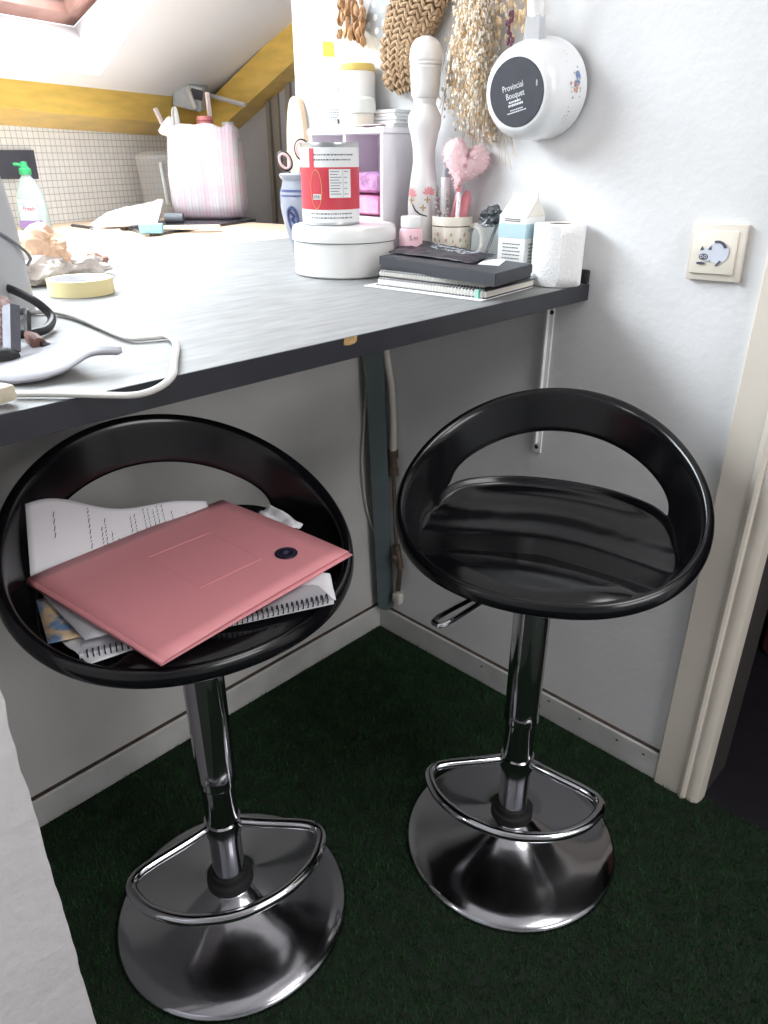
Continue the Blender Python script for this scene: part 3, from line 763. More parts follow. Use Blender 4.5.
# red can
RC = .0535; CANH = .136
canp = Vector((-.212, -.085, Zt+.089))
can = thing('food_can', 'red and white labelled food can standing on the round white tin', 'can', canp)
TINM = mat('tin_metal', (188, 190, 192), .3, .9)
build('can_body', MB().lathe([(0, .001), (.050, .001), (.0535, 0), (.0540, .003), (.0532, .006), (.0532, CANH-.006), (.0540, CANH-.003), (.0535, CANH), (.051, CANH), (.050, CANH-.005), (0, CANH-.005)], 64), TINM, can)
def band(r, z0, z1, a0=0, a1=2*PI, n=64):
    return MB().grid(lambda u, v: (r*math.cos(a0+(a1-a0)*u), r*math.sin(a0+(a1-a0)*u), z0+(z1-z0)*v), n, 1)
AF = math.atan2(CAM.y-canp.y, CAM.x-canp.x)      # side that faces the room
# on screen the right hand side lies at larger angle
LRED = mat('red_can_label', (190, 58, 72), .45); LWH = mat('white_can_label', (222, 224, 224), .45)
build('label_white', band(.0537, .004, CANH-.008), LWH, can)
build('label_red', band(.0541, .026, .096), LRED, can)
w2 = MB()
def lp(x0, x1, z0, z1, mb, r=.0545, n=8): mb.grid(lambda u, v: (r*math.cos(AF+(x0+(x1-x0)*u)/r), r*math.sin(AF+(x0+(x1-x0)*u)/r), z0+(z1-z0)*v), n, 1)
lp(-.002, .040, .046, .093, w2); lp(-.034, -.018, .043, .052, w2)
build('label_panel', w2, LWH, can)
w3 = MB(); lp(-.040, -.030, .096, .1265, w3); build('label_stripe', w3, LRED, can)
w4 = MB()
rr = random.Random(9)
for k in range(9):
    lp(.000, .000+rr.uniform(.012, .022), .0885-k*.0046, .0896-k*.0046, w4, .0549, 4)
    if k % 2 == 0: lp(.026, .026+rr.uniform(.006, .011), .0885-k*.0046, .0896-k*.0046, w4, .0549, 3)
lp(.0235, .0240, .047, .092, w4, .0549, 1)
for k in range(9): lp(-.033+k*.0016, -.033+k*.0016+(.0006 if k % 3 else .001), .0445, .0505, w4, .0549, 1)
x = -.024
for z_ in (.115, .107, .018, .011):
    x = -.030 if z_ > .1 else -.04
    while x < .042:
        l = rr.uniform(.002, .006); lp(x, x+l, z_, z_+.0022, w4, .0543, 2); x += l+.0016
build('fine_print', w4, mat('can_print_grey', (96, 98, 106), .6), can)
w5 = MB()
ov = [(-.027+.011*math.cos(t), .060+.032*math.sin(t)) for t in [2*PI*k/30 for k in range(30)]]
w5.tube([(.0546*math.cos(AF+a/.0546), .0546*math.sin(AF+a/.0546), z) for a, z in ov], .0004, 5, closed=True)
build('gold_oval', w5, mat('gold_line', (222, 186, 110), .4), can)
# stoneware jar with scissors
jp = Vector((-.062, .172, Zt))
vs_ = thing('stoneware_jar', 'grey stoneware jar with blue painted ornament behind the white tin', 'jar', jp)
STN = mat('salt_glazed_stoneware', (138, 144, 156), .35, var=.12, vscale=18, coat=.3)
build('jar_body', MB().lathe([(r_, z_*.86) for r_, z_ in [(0, 0), (.028, 0), (.030, .008), (.031, .02), (.044, .07), (.051, .115), (.051, .150), (.045, .172), (.044, .180), (.050, .188), (.051, .194), (.047, .197), (.042, .194), (.040, .17), (.045, .12), (.026, .012), (0, .01)]], 56), STN, vs_)
BLUE = mat('cobalt_glaze', (46, 58, 104), .35, rgb2=(84, 98, 140), vscale=30)
build('painted_band', MB().lathe([(.0516, .123), (.0492, .137)], 56), BLUE, vs_)
AJ = math.atan2(CAM.y-jp.y, CAM.x-jp.x)
ob = MB()
for sc_, zc_ in ((1, .088),):
    ring_ = []
    for k in range(28):
        t = 2*PI*k/28; z = zc_-.012+.026*math.sin(t); r = .0305+ (z-.017)*.245+.002; a = AJ-.55+.25*math.cos(t); ring_.append((r*math.cos(a), r*math.sin(a), z))
    ob.tube(ring_, .0035, 6, closed=True)
    rr2 = []
    for k in range(10):
        z = .066+.003*k; r = .0305+(z-.017)*.245+.002; a = AJ-.55+.08*math.sin(k*1.3); rr2.append((r*math.cos(a), r*math.sin(a), z))
    ob.tube(rr2, .0035, 6)
    rr3 = []
    for k in range(8):
        z = .050-.004*k; r = .0305+(max(z, .018)-.017)*.245+.001; a = AJ-.50+.03*k; rr3.append((r*math.cos(a), r*math.sin(a), z))
    ob.tube(rr3, .003, 6)
build('painted_ornament', ob, BLUE, vs_)
sx_ = thing('scissors', 'scissors with black and pale pink handles standing in the stoneware jar', 'scissors', jp+Vector((0, 0, -.012)))
view = frame((0, 0, 0), RT.to_tuple(), (0, 0, 1))
hm, bmh = MB(), MB()
for (hx, hz_, rx, rz_, tilt) in ((-.037, .205, .0125, .018, .5), (.002, .227, .014, .019, .2)):
    l2 = [view @ Vector((hx+rx*math.cos(t)*math.cos(tilt)-rz_*math.sin(t)*math.sin(tilt), hz_+rx*math.cos(t)*math.sin(tilt)+rz_*math.sin(t)*math.cos(tilt), 0)) for t in [2*PI*k/24 for k in range(24)]]
    hm.tube(l2, .0040, 8, closed=True)
    c2 = Vector((hx, hz_)); cen = [view @ Vector((hx+.86*rx*math.cos(t)*math.cos(tilt)-.86*rz_*math.sin(t)*math.sin(tilt), hz_+.86*rx*math.cos(t)*math.sin(tilt)+.86*rz_*math.sin(t)*math.cos(tilt), .003)) for t in [2*PI*k/24 for k in range(24)]]
    bmh.tube(cen, .0030, 8, closed=True)
build('handle', hm, BLACK, sx_); build('handle_grip', bmh, mat('pale_pink_grip', (214, 176, 176), .5), sx_)
bl = MB()
bl.tube([view @ Vector((-.031, .190, 0)), view @ Vector((-.014, .15, 0)), view @ Vector((.010, .03, 0))], [.004, .005, .002], 6, flat=.4)
bl.tube([view @ Vector((.0, .208, .002)), view @ Vector((-.008, .15, .002)), view @ Vector((-.016, .032, .002))], [.004, .005, .002], 6, flat=.4)
build('blades', bl, mat('steel_blade', (176, 178, 182), .25, 1.0), sx_)
# chopping board leaning on the wall end
bd = thing('chopping_board', 'pale rounded wooden board leaning on the wall end behind the shelf', 'board', (0, 0.243, Zt))
bp = []
for k in range(48):
    t = 2*PI*k/48; c, s = math.cos(t), math.sin(t); e = 2.6; d = (abs(c)**e+abs(s)**e)**(-1/e); bp.append((.032*c*d, .161+.1605*s*d))
m_ = MB().prism(bp, 0, .014, M=Tr(-.018, 0, 0) @ Matrix(((0, 0, 1, 0), (1, 0, 0, 0), (0, 1, 0, 0), (0, 0, 0, 1))))
build('board', m_, mat('pale_beech', (220, 196, 164), .6, var=.12, vscale=8, stretch=(1, 8, 1)), bd)
# small white shelf
sh_ = thing('desk_shelf', 'small white shelf unit with compartments standing against the wall behind the tin', 'shelf', (0, 0, Zt))
X0, X1, Y0, Y1, HS = -.098, -.002, -.112, .104, .253
WS = mat('white_laminate', (230, 226, 232), .4)
build('top_board', MB().box((X0-.002, Y0-.003, HS-.012), (X1, Y1+.003, HS), .002, 1), WS, sh_)
for y_ in (Y0, Y1-.010): build('side_panel', MB().box((X0, y_, 0), (X1, y_+.010, HS-.012), .001, 1), WS, sh_)
build('back_panel', MB().box((X1-.006, Y0+.010, 0), (X1, Y1-.010, HS-.012)), mat('lilac_white_panel', (222, 206, 226), .5), sh_)
for z_ in (0.0, .085): build('shelf_board', MB().box((X0+.002, Y0+.010, z_), (X1-.006, Y1-.010, z_+.008)), WS, sh_)
build('divider', MB().box((X0+.002, -.006, .093), (X1-.006, .002, HS-.012)), WS, sh_)
build('divider', MB().box((X0+.002, -.092, .008), (X1-.006, -.087, .085)), WS, sh_)
# packets in the shelf
def pillow(label, name, c, d, m, grp=None, cat='packet'):
    mb = MB(); q_ = bmesh.ops.create_cube(mb.bm, size=1.0); bmesh.ops.subdivide_edges(mb.bm, edges=mb.bm.edges[:], cuts=7, use_grid_fill=True)
    for v in mb.bm.verts:
        p = v.co*2; k = (1-.35*(abs(p.x)**3*abs(p.y)**3)); zc = 1-.35*max(abs(p.x), abs(p.y))**4
        v.co = Vector((p.x*d[0]/2, p.y*d[1]/2, p.z*d[2]/2*zc + .03*d[2]*noise.noise(p*2)))
    o = build(name, mb, m, loc=c); return tag(o, label, cat, grp)
pillow('purple printed packet on top of the pink one in the white shelf', 'tissue_packet', (-.054, -.052, Zt+.093+.062), (.078, .076, .040), mat('purple_wrapper', (150, 104, 150), .35, rgb2=(206, 160, 200), vscale=60), None)
pillow('pink packet under the purple one in the white shelf', 'tissue_packet', (-.054, -.052, Zt+.093+.0205), (.080, .080, .040), mat('pink_wrapper', (226, 128, 176), .35, rgb2=(240, 170, 200), vscale=40), None)
pillow('dark folded pouch in the left compartment of the white shelf', 'pouch', (-.056, .026, Zt+.093+.021), (.07, .034, .040), mat('dark_pouch', (58, 54, 58), .6), None, 'pouch')
# things on top of the shelf
ZS = Zt+HS
wb = thing('pill_bottle', 'slim white bottle with ribbed cap on the left end of the white shelf', 'bottle', (-.045, .086, ZS))
build('bottle_body', MB().lathe([(0, 0), (.0215, 0), (.0225, .002), (.0225, .060), (.021, .066), (.0195, .072), (0, .072)], 40), WPLAST, wb)
rc = MB(); n_ = 72
rc.lathe([(.0205, .072), (.0208, .073), (.0208, .100), (.019, .103), (0, .103)], 40)
for k in range(36): rc.box((.0203, -.0006, .075), (.0214, .0006, .098), M=Rz(k*2*PI/36))
build('cap', rc, WPLAST, wb)
lb = MB(); AW = math.atan2(CAM.y-.086, CAM.x+.045)
for k in range(5):
    x0 = -.012
    while x0 < .010:
        l = rr.uniform(.002, .004); lb.grid(lambda u, v, x0=x0, l=l, k=k: (.0229*math.cos(AW+(x0+l*u)/.0229), .0229*math.sin(AW+(x0+l*u)/.0229), .034-k*.0045+.0012*v), 2, 1); x0 += l+.0012
lb.grid(lambda u, v: (.0229*math.cos(AW+(.010+.005*u)/.0229), .0229*math.sin(AW+(.010+.005*u)/.0229), .010+.008*v), 2, 1)
build('label_print', lb, INK, wb)
yj = thing('jar', 'white jar with a yellow lid behind the small round pot on the shelf', 'jar', (-.038, .018, ZS))
build('jar_body', MB().lathe([(0, 0), (.034, 0), (.036, .003), (.036, .094), (.033, .100), (0, .100)], 48), WPLAST, yj)
build('lid', MB().lathe([(.0335, .100), (.0345, .101), (.0345, .111), (.033, .113), (0, .113)], 48), mat('yellow_lid', (216, 190, 104), .5), yj)['label'] = 'yellow lid'
cn = thing('round_pot', 'small beige pot with a pale domed lid in front of the yellow-lidded jar', 'pot', (-.078, -.036, ZS))
build('pot_body', MB().lathe([(0, 0), (.0225, 0), (.0235, .002), (.0235, .024), (0, .024)], 40), mat('beige_plastic', (206, 200, 186), .5), cn)
build('domed_lid', MB().lathe([(.0245, .024), (.0262, .025), (.0262, .040), (.024, .048), (.018, .0525), (0, .054)], 40), mat('pale_grey_green', (206, 210, 204), .4), cn)
for k in range(5):
    o = build('card_box', MB().box((-.030, -.036, 0), (.030, .036, .0058), .001, 1), WPLAST if k % 2 else mat('pale_card', (216, 216, 216), .6), loc=(-.034+.002*(k % 2), -.070-.002*(k % 3), ZS+.0060*k), rot=(0, 0, .03*(k % 3)))
    tag(o, ['grey flat card box at the bottom of the pile on the shelf', 'white flat card box, second from the bottom of the pile on the shelf', 'grey flat card box in the middle of the pile on the shelf', 'white flat card box, second from the top of the pile on the shelf', 'pale flat card box topmost of the pile on the shelf'][k], 'box', 'flat boxes piled on the shelf')
pc = MB().grid(lambda u, v: (u*.03, v*.05, .002*math.sin(u*5)+.002), 6, 6); o = build('paper_slip', pc, mat('pale_pink_slip', (232, 208, 214), .8), loc=(-.095, -.104, ZS+.0004), rot=(0, 0, .3)); solid(o, .0006); tag(o, 'pale pink paper slip on the shelf edge before the pile of boxes', 'paper')

# pepper mill
mlp = Vector((-.057, -.179, Zt))
ml = thing('pepper_mill', 'tall white turned pepper mill with painted pink flowers', 'pepper mill', mlp)
MW = mat('white_lacquer', (228, 226, 226), .35, coat=.3)
mprof = [(0, 0), (.027, 0), (.028, .003), (.029, .03), (.0285, .078), (.0295, .119), (.0255, .159), (.0205, .192), (.0215, .216), (.026, .240), (.0295, .250), (.031, .262), (.030, .270), (.024, .280), (.020, .288), (.0215, .297)]
build('mill_body', MB().lathe(mprof+[(0, .297)], 48), MW, ml)
hp = [(.022, .2975), (.0255, .302), (.0265, .315), (.0275, .335), (.029, .345), (.0275, .348), (.0295, .351), (.0275, .354), (.0295, .357), (.029, .368), (.026, .381), (.018, .390), (.008, .394), (0, .395)]
build('mill_head', MB().lathe([(0, .2975)]+hp, 48), MW, ml)
AM = math.atan2(CAM.y-mlp.y, CAM.x-mlp.x)
def mr(z):
    for (r0, z0), (r1, z1) in zip(mprof[:-1], mprof[1:]):
        if z0 <= z <= z1 and z1 > z0: return r0+(r1-r0)*(z-z0)/(z1-z0)
    return .035
def onm(x, z, h=.0006): r = mr(z)+h; a = AM+x/r; return Vector((r*math.cos(a), r*math.sin(a), z))
def petals(mb, x, z, R, n=5, h=.0008, a0=0, a1=2*PI):
    for k in range(n):
        a = a0+(a1-a0)*k/max(1, n-1 if a1-a0 < 6 else n)
        cx, cz = x+R*.55*math.cos(a), z+R*.55*math.sin(a)
        mb.poly([onm(cx+R*.5*math.cos(t)*math.cos(a)-R*.2*math.sin(t)*math.sin(a), cz+R*.5*math.cos(t)*math.sin(a)+R*.2*math.sin(t)*math.cos(a), h) for t in [2*PI*q_/10 for q_ in range(10)]])
fm = MB(); petals(fm, -.026, .135, .013, 6, a0=.1, a1=2.9); petals(fm, .012, .138, .013, 6, a0=.1, a1=2.9)
build('painted_flower', fm, mat('pink_paint', (232, 156, 160), .5), ml)
fm = MB(); petals(fm, -.026, .127, .007, 4); petals(fm, .008, .128, .006, 4); petals(fm, .000, .114, .006, 4); build('painted_leaves', fm, mat('olive_gold_paint', (176, 150, 66), .5), ml)
fm = MB(); fm.tube([onm(x, z) for x, z in ((-.022, .120), (-.016, .110), (-.006, .103), (.008, .099))], [.001, .0014, .0014, .001], 6); build('painted_twig', fm, BLACK, ml)

# pink bottle
pb = thing('pill_bottle', 'small pink bottle with white cap between the tin and the mug', 'bottle', (-.130, -.214, Zt))
build('bottle_body', MB().lathe([(0, 0), (.0205, 0), (.022, .002), (.022, .074), (.0205, .080), (.017, .083), (0, .083)], 40), mat('pale_pink_plastic', (238, 196, 206), .4), pb)
build('cap', MB().lathe([(.0175, .083), (.0188, .084), (.0188, .101), (.0175, .103), (0, .103)], 40), WPLAST, pb)
lb = MB(); AW = math.atan2(CAM.y+.212, CAM.x+.136)
text('S.m', .012, lb, Matrix.Identity(4) @ Tr(0, 0, .066), 1.0, cylwrap(.0224, AW+.25)); build('label_print', lb, mat('maroon_print', (120, 60, 84), .6), pb)
# flowered mug with pens
mgp = Vector((-.048, -.246, Zt))
mg = thing('mug', 'cream mug with a flower pattern holding the pink pens', 'mug', mgp)
MUGM = mat('cream_glaze', (222, 214, 200), .3, coat=.3)
build('mug_body', MB().lathe([(0, 0), (.034, 0), (.0365, .004), (.0375, .05), (.0385, .099), (.0375, .1005), (.036, .099), (.035, .01), (0, .008)], 48), MUGM, mg)
AG = math.atan2(CAM.y-mgp.y, CAM.x-mgp.x); ha = AG+1.15
hpnt = [Vector((math.cos(ha)*r, math.sin(ha)*r, z)) for r, z in ((.036, .082), (.052, .084), (.062, .070), (.062, .050), (.052, .030), (.036, .022))]
build('handle', MB().tube(smoothpts(hpnt, 6), .0055, 10), MUGM, mg)
build('rim_line', MB().lathe([(.0386, .083), (.0388, .0846)], 48), BLACK, mg)
fl1, fl2 = MB(), MB()
for k in range(9):
    a = AG-1.0+k*.24; z = .060+.012*math.sin(k*2.1)
    q_ = fl1 if k % 2 else fl2
    q_.ball((.0378*math.cos(a), .0378*math.sin(a), z), (.0022, .0022, .0042), 1)
    fl2.ball((.0378*math.cos(a+.1), .0378*math.sin(a+.1), z-.012), (.0016, .0016, .003), 1)
build('painted_flowers', fl1, mat('rose_paint', (206, 152, 150), .5), mg); build('painted_leaves', fl2, mat('olive_paint', (176, 166, 130), .5), mg)
# pom-pom heart pen
PKF = mat('pink_fur', (246, 212, 216), .9, bump=.2, bscale=220, sheen=.3)
vf = frame((0, 0, 0), (RT.x, RT.y, 0), (0, 0, 1))       # faces the room
def heart(t): return (16*math.sin(t)**3, 13*math.cos(t)-5*math.cos(2*t)-2*math.cos(3*t)-math.cos(4*t))
def pen(name, label, base, topv, r, m, cat='pen'):
    t_ = thing(name, label, cat, mgp+Vector((0, 0, .012))); b = Vector(base); t = Vector(topv)
    build('barrel', MB().tube([b, b+(t-b)*.02, b+(t-b)*.97, t], [r*.5, r, r, r*.5], 12), m, t_); return t_
PINKP = mat('pink_plastic', (240, 150, 164), .35)
hp_ = pen('pompom_pen', 'pink pen topped with a fluffy pink heart, in the mug', vf @ Vector((-.016, 0.001, .0)), vf @ Vector((.012, .142, .0)), .0045, PINKP)
hb = MB(); nh = 36; hc = vf @ Vector((.016, .175, .010)); M_h = Tr(hc) @ vf @ Rz(-.30) @ Matrix.Identity(4)
for i in range(9):
    pass
rings_ = []
for j in range(11):
    ph = PI*j/10; zz = .024*math.cos(ph); sc_ = math.sin(ph)**.7 if 0 < j < 10 else .02
    rings_.append([(heart(2*PI*k/nh)[0]*.0027*sc_, (heart(2*PI*k/nh)[1]+2)*.0028*sc_, zz) for k in range(nh)])
loft(hb, rings_, M=M_h)
rh = random.Random(11)
hv = [v.co.copy() for v in hb.bm.verts]
for v in hv:
    for q_ in range(9):
        d = (v-hc).normalized()+Vector((rh.uniform(-.7, .7), rh.uniform(-.7, .7), rh.uniform(-.7, .7))); d.normalize()
        p = v+Vector((rh.uniform(-.003, .003), rh.uniform(-.003, .003), rh.uniform(-.003, .003))); o_ = d.orthogonal().normalized()*.0006
        hb.poly([p-d*.002-o_, p-d*.002+o_, p+d*rh.uniform(.003, .007)])
build('fluffy_heart', hb, PKF, hp_, angle=180)
pen('marker', 'pink glittery flat marker behind the pompom pen in the mug', vf @ Vector((.002, .001, .012)), vf @ Vector((.010, .130, .016)), .0045, mat('silver_glitter', (214, 206, 210), .3, .4, rgb2=(240, 236, 238), vscale=300))
b3 = thing('hair_brush', 'rounded pink brush standing in the mug right of the pompom pen', 'brush', mgp+Vector((0, 0, .012)))
build('brush_head', MB().tube([vf @ Vector(p) for p in ((.014, .02, -.008), (.018, .09, -.008), (.026, .120, -.008), (.028, .132, -.008))], [.006, .010, .0095, .004], 14), mat('rose_pink_plastic', (236, 148, 158), .5), b3)
b4 = thing('tube', 'white tube with a grey cap standing at the back left of the mug', 'tube', mgp+Vector((0, 0, .012)))
build('tube_body', MB().tube([vf @ Vector(p) for p in ((-.012, .0, -.018), (-.014, .155, -.018))], [.008, .009], 14), WPLAST, b4)
build('cap', MB().tube([vf @ Vector(p) for p in ((-.014, .155, -.018), (-.0142, .178, -.018))], [.0085, .0075], 14), mat('grey_cap', (168, 172, 178), .4), b4)
lav = thing('lavender_sprig', 'dried lavender sprigs standing at the left of the mug', 'dried flowers', mgp+Vector((0, 0, .012)))
l1, l2 = MB(), MB(); rl = random.Random(2)
for k in range(9):
    bx = vf @ Vector((-.012+rl.uniform(-.006, .006), .002, rl.uniform(0, .014))); tx_ = vf @ Vector((-.020+rl.uniform(-.013, .010), .115+rl.uniform(-.03, .03), rl.uniform(.0, .02)))
    l1.tube([bx, (bx+tx_)/2, tx_], .0012, 5)
    for q_ in range(6): p = bx+(tx_-bx)*(.65+.06*q_); l2.ball(p+Vector((rl.uniform(-.002, .002), rl.uniform(-.002, .002), 0)), (.0032, .0032, .004), 1)
build('stems', l1, mat('green_grey_stem', (120, 136, 104), .8), lav); build('flower_heads', l2, mat('greyed_lavender', (176, 158, 160), .9, rgb2=(128, 106, 122), vscale=120), lav)

# glass jar
gj = thing('glass_jar', 'open glass jar with a dark comb inside, between mug and carton', 'jar', (-.042, -.328, Zt))
GL = mat('clear_jar_glass', (226, 232, 232), .06, alpha=.25)
build('jar_wall', MB().lathe([(0, 0), (.029, 0), (.031, .004), (.031, .072), (.027, .080), (.027, .088), (.029, .090), (.027, .091)], 40), GL, gj)
dk = thing('hair_comb', 'dark comb and crumpled grey film stuck in the glass jar', 'comb', (-.042, -.328, Zt+.004))
build('comb_stem', MB().tube([vf @ Vector((-.014, .004, 0)), vf @ Vector((.010, .07, 0)), vf @ Vector((.016, .09, 0))], .003, 6), BLACK, dk)
mb = MB(); crumple(mb, vf @ Vector((.004, .098, 0)), (.020, .017, .016), 4.4, .5, 2.6, 4); build('crumpled_film', mb, mat('grey_foil', (120, 124, 130), .3, .5, rgb2=(60, 62, 66), vscale=120), dk, angle=20)
# carton
cs = .0290
cx = thing('carton', 'white and pale blue carton with an open gable top behind the toilet roll', 'carton', (-.042, -.400, Zt), 0.0)
WC, BC = mat('white_carton', (232, 232, 230), .5), mat('pale_blue_carton', (178, 204, 212), .5)
cm = MB().box((-cs, -cs, 0), (cs, cs, .108), .0015, 1); build('carton_body', cm, WC, cx)
gb = MB(); hh = .135
gb.hexa([(-cs, -cs, .108), (cs, -cs, .108), (cs, cs, .108), (-cs, cs, .108)], [(.002, -cs*.9, hh), (.008, -cs*.9, hh), (.008, cs*.9, hh), (.002, cs*.9, hh)])
gb.box((.003, -cs*.9, hh), (.007, cs*.9, hh+.010))
build('gable_top', gb, OWHITE, cx)
build('blue_band', MB().box((-cs-.0005, -cs-.0005, .072), (cs+.0005, cs+.0005, .097), .001, 1), BC, cx)
lt = MB()
for f_ in range(2):
    for k in range(8):
        x0 = -.018
        while x0 < .016:
            l = rr.uniform(.003, .007)
            if f_ == 0: lt.box((-cs-.0007, -x0-l, .062-k*.006), (-cs-.0002, -x0, .0635-k*.006))
            else: lt.box((x0, -cs-.0007, .062-k*.006), (x0+l, -cs-.0002, .0635-k*.006))
            x0 += l+.0015
    for k in range(2): 
        if f_ == 0: lt.box((-cs-.0007, -.016, .1000+k*.003), (-cs-.0002, .016, .1012+k*.003))
build('fine_print', lt, INK, cx)
# toilet roll
tr = thing('toilet_roll', 'white toilet paper roll standing at the right end of the counter', 'toilet roll', (-.046, -.481, Zt))
TPM = mat('tissue_paper', (236, 236, 236), .9, bump=.25, bscale=220)
build('paper', MB().lathe([(.0205, 0), (.042, 0), (.0433, .0015), (.0433, .098), (.042, .0995), (.0205, .0995)], 64, close=True), TPM, tr)
build('cardboard_core', MB().lathe([(.0185, .001), (.0203, .001), (.0203, .099), (.0185, .099)], 40, close=True), mat('grey_cardboard', (150, 140, 130), .9), tr)
AT = math.atan2(CAM.y+.481, CAM.x+.046)
sh2 = MB().grid(lambda u, v: ((.0436+.003*u*u)*math.cos(AT+.05+u*.9), (.0436+.003*u*u)*math.sin(AT+.05+u*.9), .001+v*.0975), 16, 6); o = build('loose_end', sh2, TPM, tr); solid(o, .0008)
# pile: loose sheets, two notebooks, black box
GPL_ = 'pile of notebooks by the toilet roll'
NA, NB, NC = Vector((-.278, -.268, 0)), Vector((-.258, -.491, 0)), Vector((-.098, -.474, 0)); ND = NA+(NC-NB)
def slab(mb, pts, z0, z1): mb.hexa([(p.x, p.y, z0) for p in pts], [(p.x, p.y, z1) for p in pts]); return mb
def scale(pts, k, dx=0, dy=0):
    c = sum(pts, Vector())/len(pts); return [c+(p-c)*k+Vector((dx, dy, 0)) for p in pts]
P4 = [NA, NB, NC, ND]
o = build('paper_sheet', slab(MB(), scale(P4, 1.06, -.012, .006), Zt, Zt+.0015), WPAPER, smooth=False); tag(o, 'thin white sheets at the very bottom of the notebook pile', 'paper', GPL_)
lay = Zt+.0018
def notebook(label, pts, z0, h, spiral, tabs=False):
    t_ = thing('notebook', label, 'notebook', (0, 0, z0), 0, GPL_)
    build('cover', slab(slab(MB(), pts, 0, .0012), pts, h-.0012, h), BLACK, t_, smooth=False)
    build('pages', slab(MB(), scale(pts, .975), .0013, h-.0013), mat('cream_pages', (226, 222, 212), .9, var=.15, vscale=4, stretch=(1, 1, 600)), t_, smooth=False)
    if spiral:
        mb = MB(); A_, B_ = pts[0], pts[1]; L = (B_-A_).length; d = (B_-A_)/L; nn = Vector((-d.y, d.x, 0)); nn = nn if nn.dot(pts[2]-B_) < 0 else -nn
        for k in range(34):
            c = A_+d*(L*(.04+.92*k/33))-nn*.003+Vector((0, 0, h/2))
            mb.tube([c+nn*(.006*math.cos(a))+Vector((0, 0, (h/2+.001)*math.sin(a))) for a in [2*PI*i/10 for i in range(10)]], .0008, 5, closed=True)
        build('wire_binding', mb, mat('white_wire', (220, 220, 222), .4), t_)
    if tabs:
        c = pts[1]+(pts[2]-pts[1])*.0+(pts[0]-pts[1])*.07
        build('elastic_band', MB().box((c.x-.004, c.y-.003, -.001), (c.x+.004, c.y+.003, h+.001)), mat('mint_elastic', (140, 196, 180), .6), t_)['label'] = 'mint green elastic band'
    return t_
notebook('black wire-bound notebook with cream pages, lower one of the pile', P4, lay, .0120, True, True)
notebook('black notebook with white pages directly under the black box', scale(P4, .98, .012, .012), lay+.0125, .0095, True)
bz0 = lay+.0224; bz1 = ZC+.0445
BA, BB, BC_ = Zp(379, 256, bz1), Zp(495, 274, bz1), Zp(533, 264, bz1)
BB = Vector((BB.x+.002, max(BB.y, CY+.004), bz1)); BD = BA+(BC_-BB)
bx = thing('flat_box', 'flat black cardboard box on top of the notebook pile', 'box', (0, 0, bz0), 0)
bp_ = [Vector((p.x, p.y, 0)) for p in (BA, BB, BC_, BD)]
build('box_base', slab(MB(), scale(bp_, .985), 0, (bz1-bz0)*.5), BOXB, bx, smooth=False)
lid = slab(MB(), bp_, (bz1-bz0)*.25, bz1-bz0); bmesh.ops.bevel(lid.bm, geom=lid.bm.edges[:], offset=.001, segments=2, affect='EDGES'); build('box_lid', lid, BOXB, bx)
# white card and black crumpled bag on the box
wcx = [Zp(478, 264, bz1+.001), Zp(486, 258.5, bz1+.001), Zp(506, 260, bz1+.001), Zp(499, 265.5, bz1+.001)]
o = build('note_card', slab(MB(), wcx, bz1+.0004, bz1+.0012), WPAPER, smooth=False); tag(o, 'small white card lying on the black box', 'card')
bgz = bz1+.0012
bgp = [Zp(388, 253, bgz), Zp(418, 244, bgz+.004), Zp(496, 256, bgz+.002), Zp(473, 264, bgz)]
bag_c = sum(bgp, Vector())/4
def bgf(u, v):
    P, Q, R_, S = (p-bag_c for p in bgp)
    p = (P*(1-u)+Q*u)*(1-v)+(S*(1-u)+R_*u)*v
    p = p.copy(); e = min(u, 1-u, v, 1-v)
    p.z += .0016+.006*u*(1-v)+.004*abs(noise.noise((u*4, v*5, 1)))+.003*noise.noise((u*9, v*9, 2))
    p.z = max(p.z, bgz-bag_c.z+.0005)
    p.x += .004*noise.noise((u*5, v*5, 7)); p.y += .004*noise.noise((u*5, v*5, 9)); return p
cb2 = thing('plastic_bag', 'black crumpled bag with pale lettering draped over the black box', 'bag', bag_c)
o = build('bag_film', MB().grid(bgf, 26, 30), mat('black_film', (40, 40, 48), .4), cb2); solid(o, .0006)
lt = MB()
for k in range(150):
    u = .60+.30*rr.random(); v = .30+.52*rr.random(); q_ = bgf(u, v); l = rr.uniform(.001, .003)
    lt.box((q_.x-l, q_.y-.0008, q_.z+.0004), (q_.x+l, q_.y+.0008, q_.z+.0011), M=None)
build('pale_print', lt, mat('bag_print', (190, 194, 204), .5), cb2, smooth=False)

# ------------------------------------------------------------------ on the right wall
# light switch, set slightly askew
swz = thing('light_switch', 'cream light switch with a small cat sticker on the right wall', 'switch', (0, 0, 0))
c4 = [PLp(u, v, (-.011, 0, 0), (1, 0, 0)) for u, v in ((692.6, 223), (746.6, 225), (739.4, 283), (685.5, 279))]
sc0 = sum(c4, Vector())/4; swz.location = (0, sc0.y, sc0.z)
xax = ((c4[1]-c4[0])+(c4[2]-c4[3])); xax.x = 0
SM = frame((0, 0, 0), xax, (0, 0, 1))      # local x to the right, y up, z out of the wall
if SM.to_3x3().col[2].x > 0: SM = SM @ Matrix.Diagonal((1, 1, -1, 1))
build('switch_frame', MB().box((-.041, -.041, 0.0), (.041, .041, .011), .0015, 2, M=SM), CREAM, swz)
build('rocker', MB().box((-.036, -.031, .010), (.031, .031, .0145), .0012, 2, M=SM @ Tr(0, 0, 0) @ Rx(-.035)), mat('ivory_plastic', (226, 220, 206), .4), swz)
kt = [( 'cat_body', (202, 208, 222)), ('cat_dark', (74, 76, 92))]
z_ = .0166
q_ = MB()
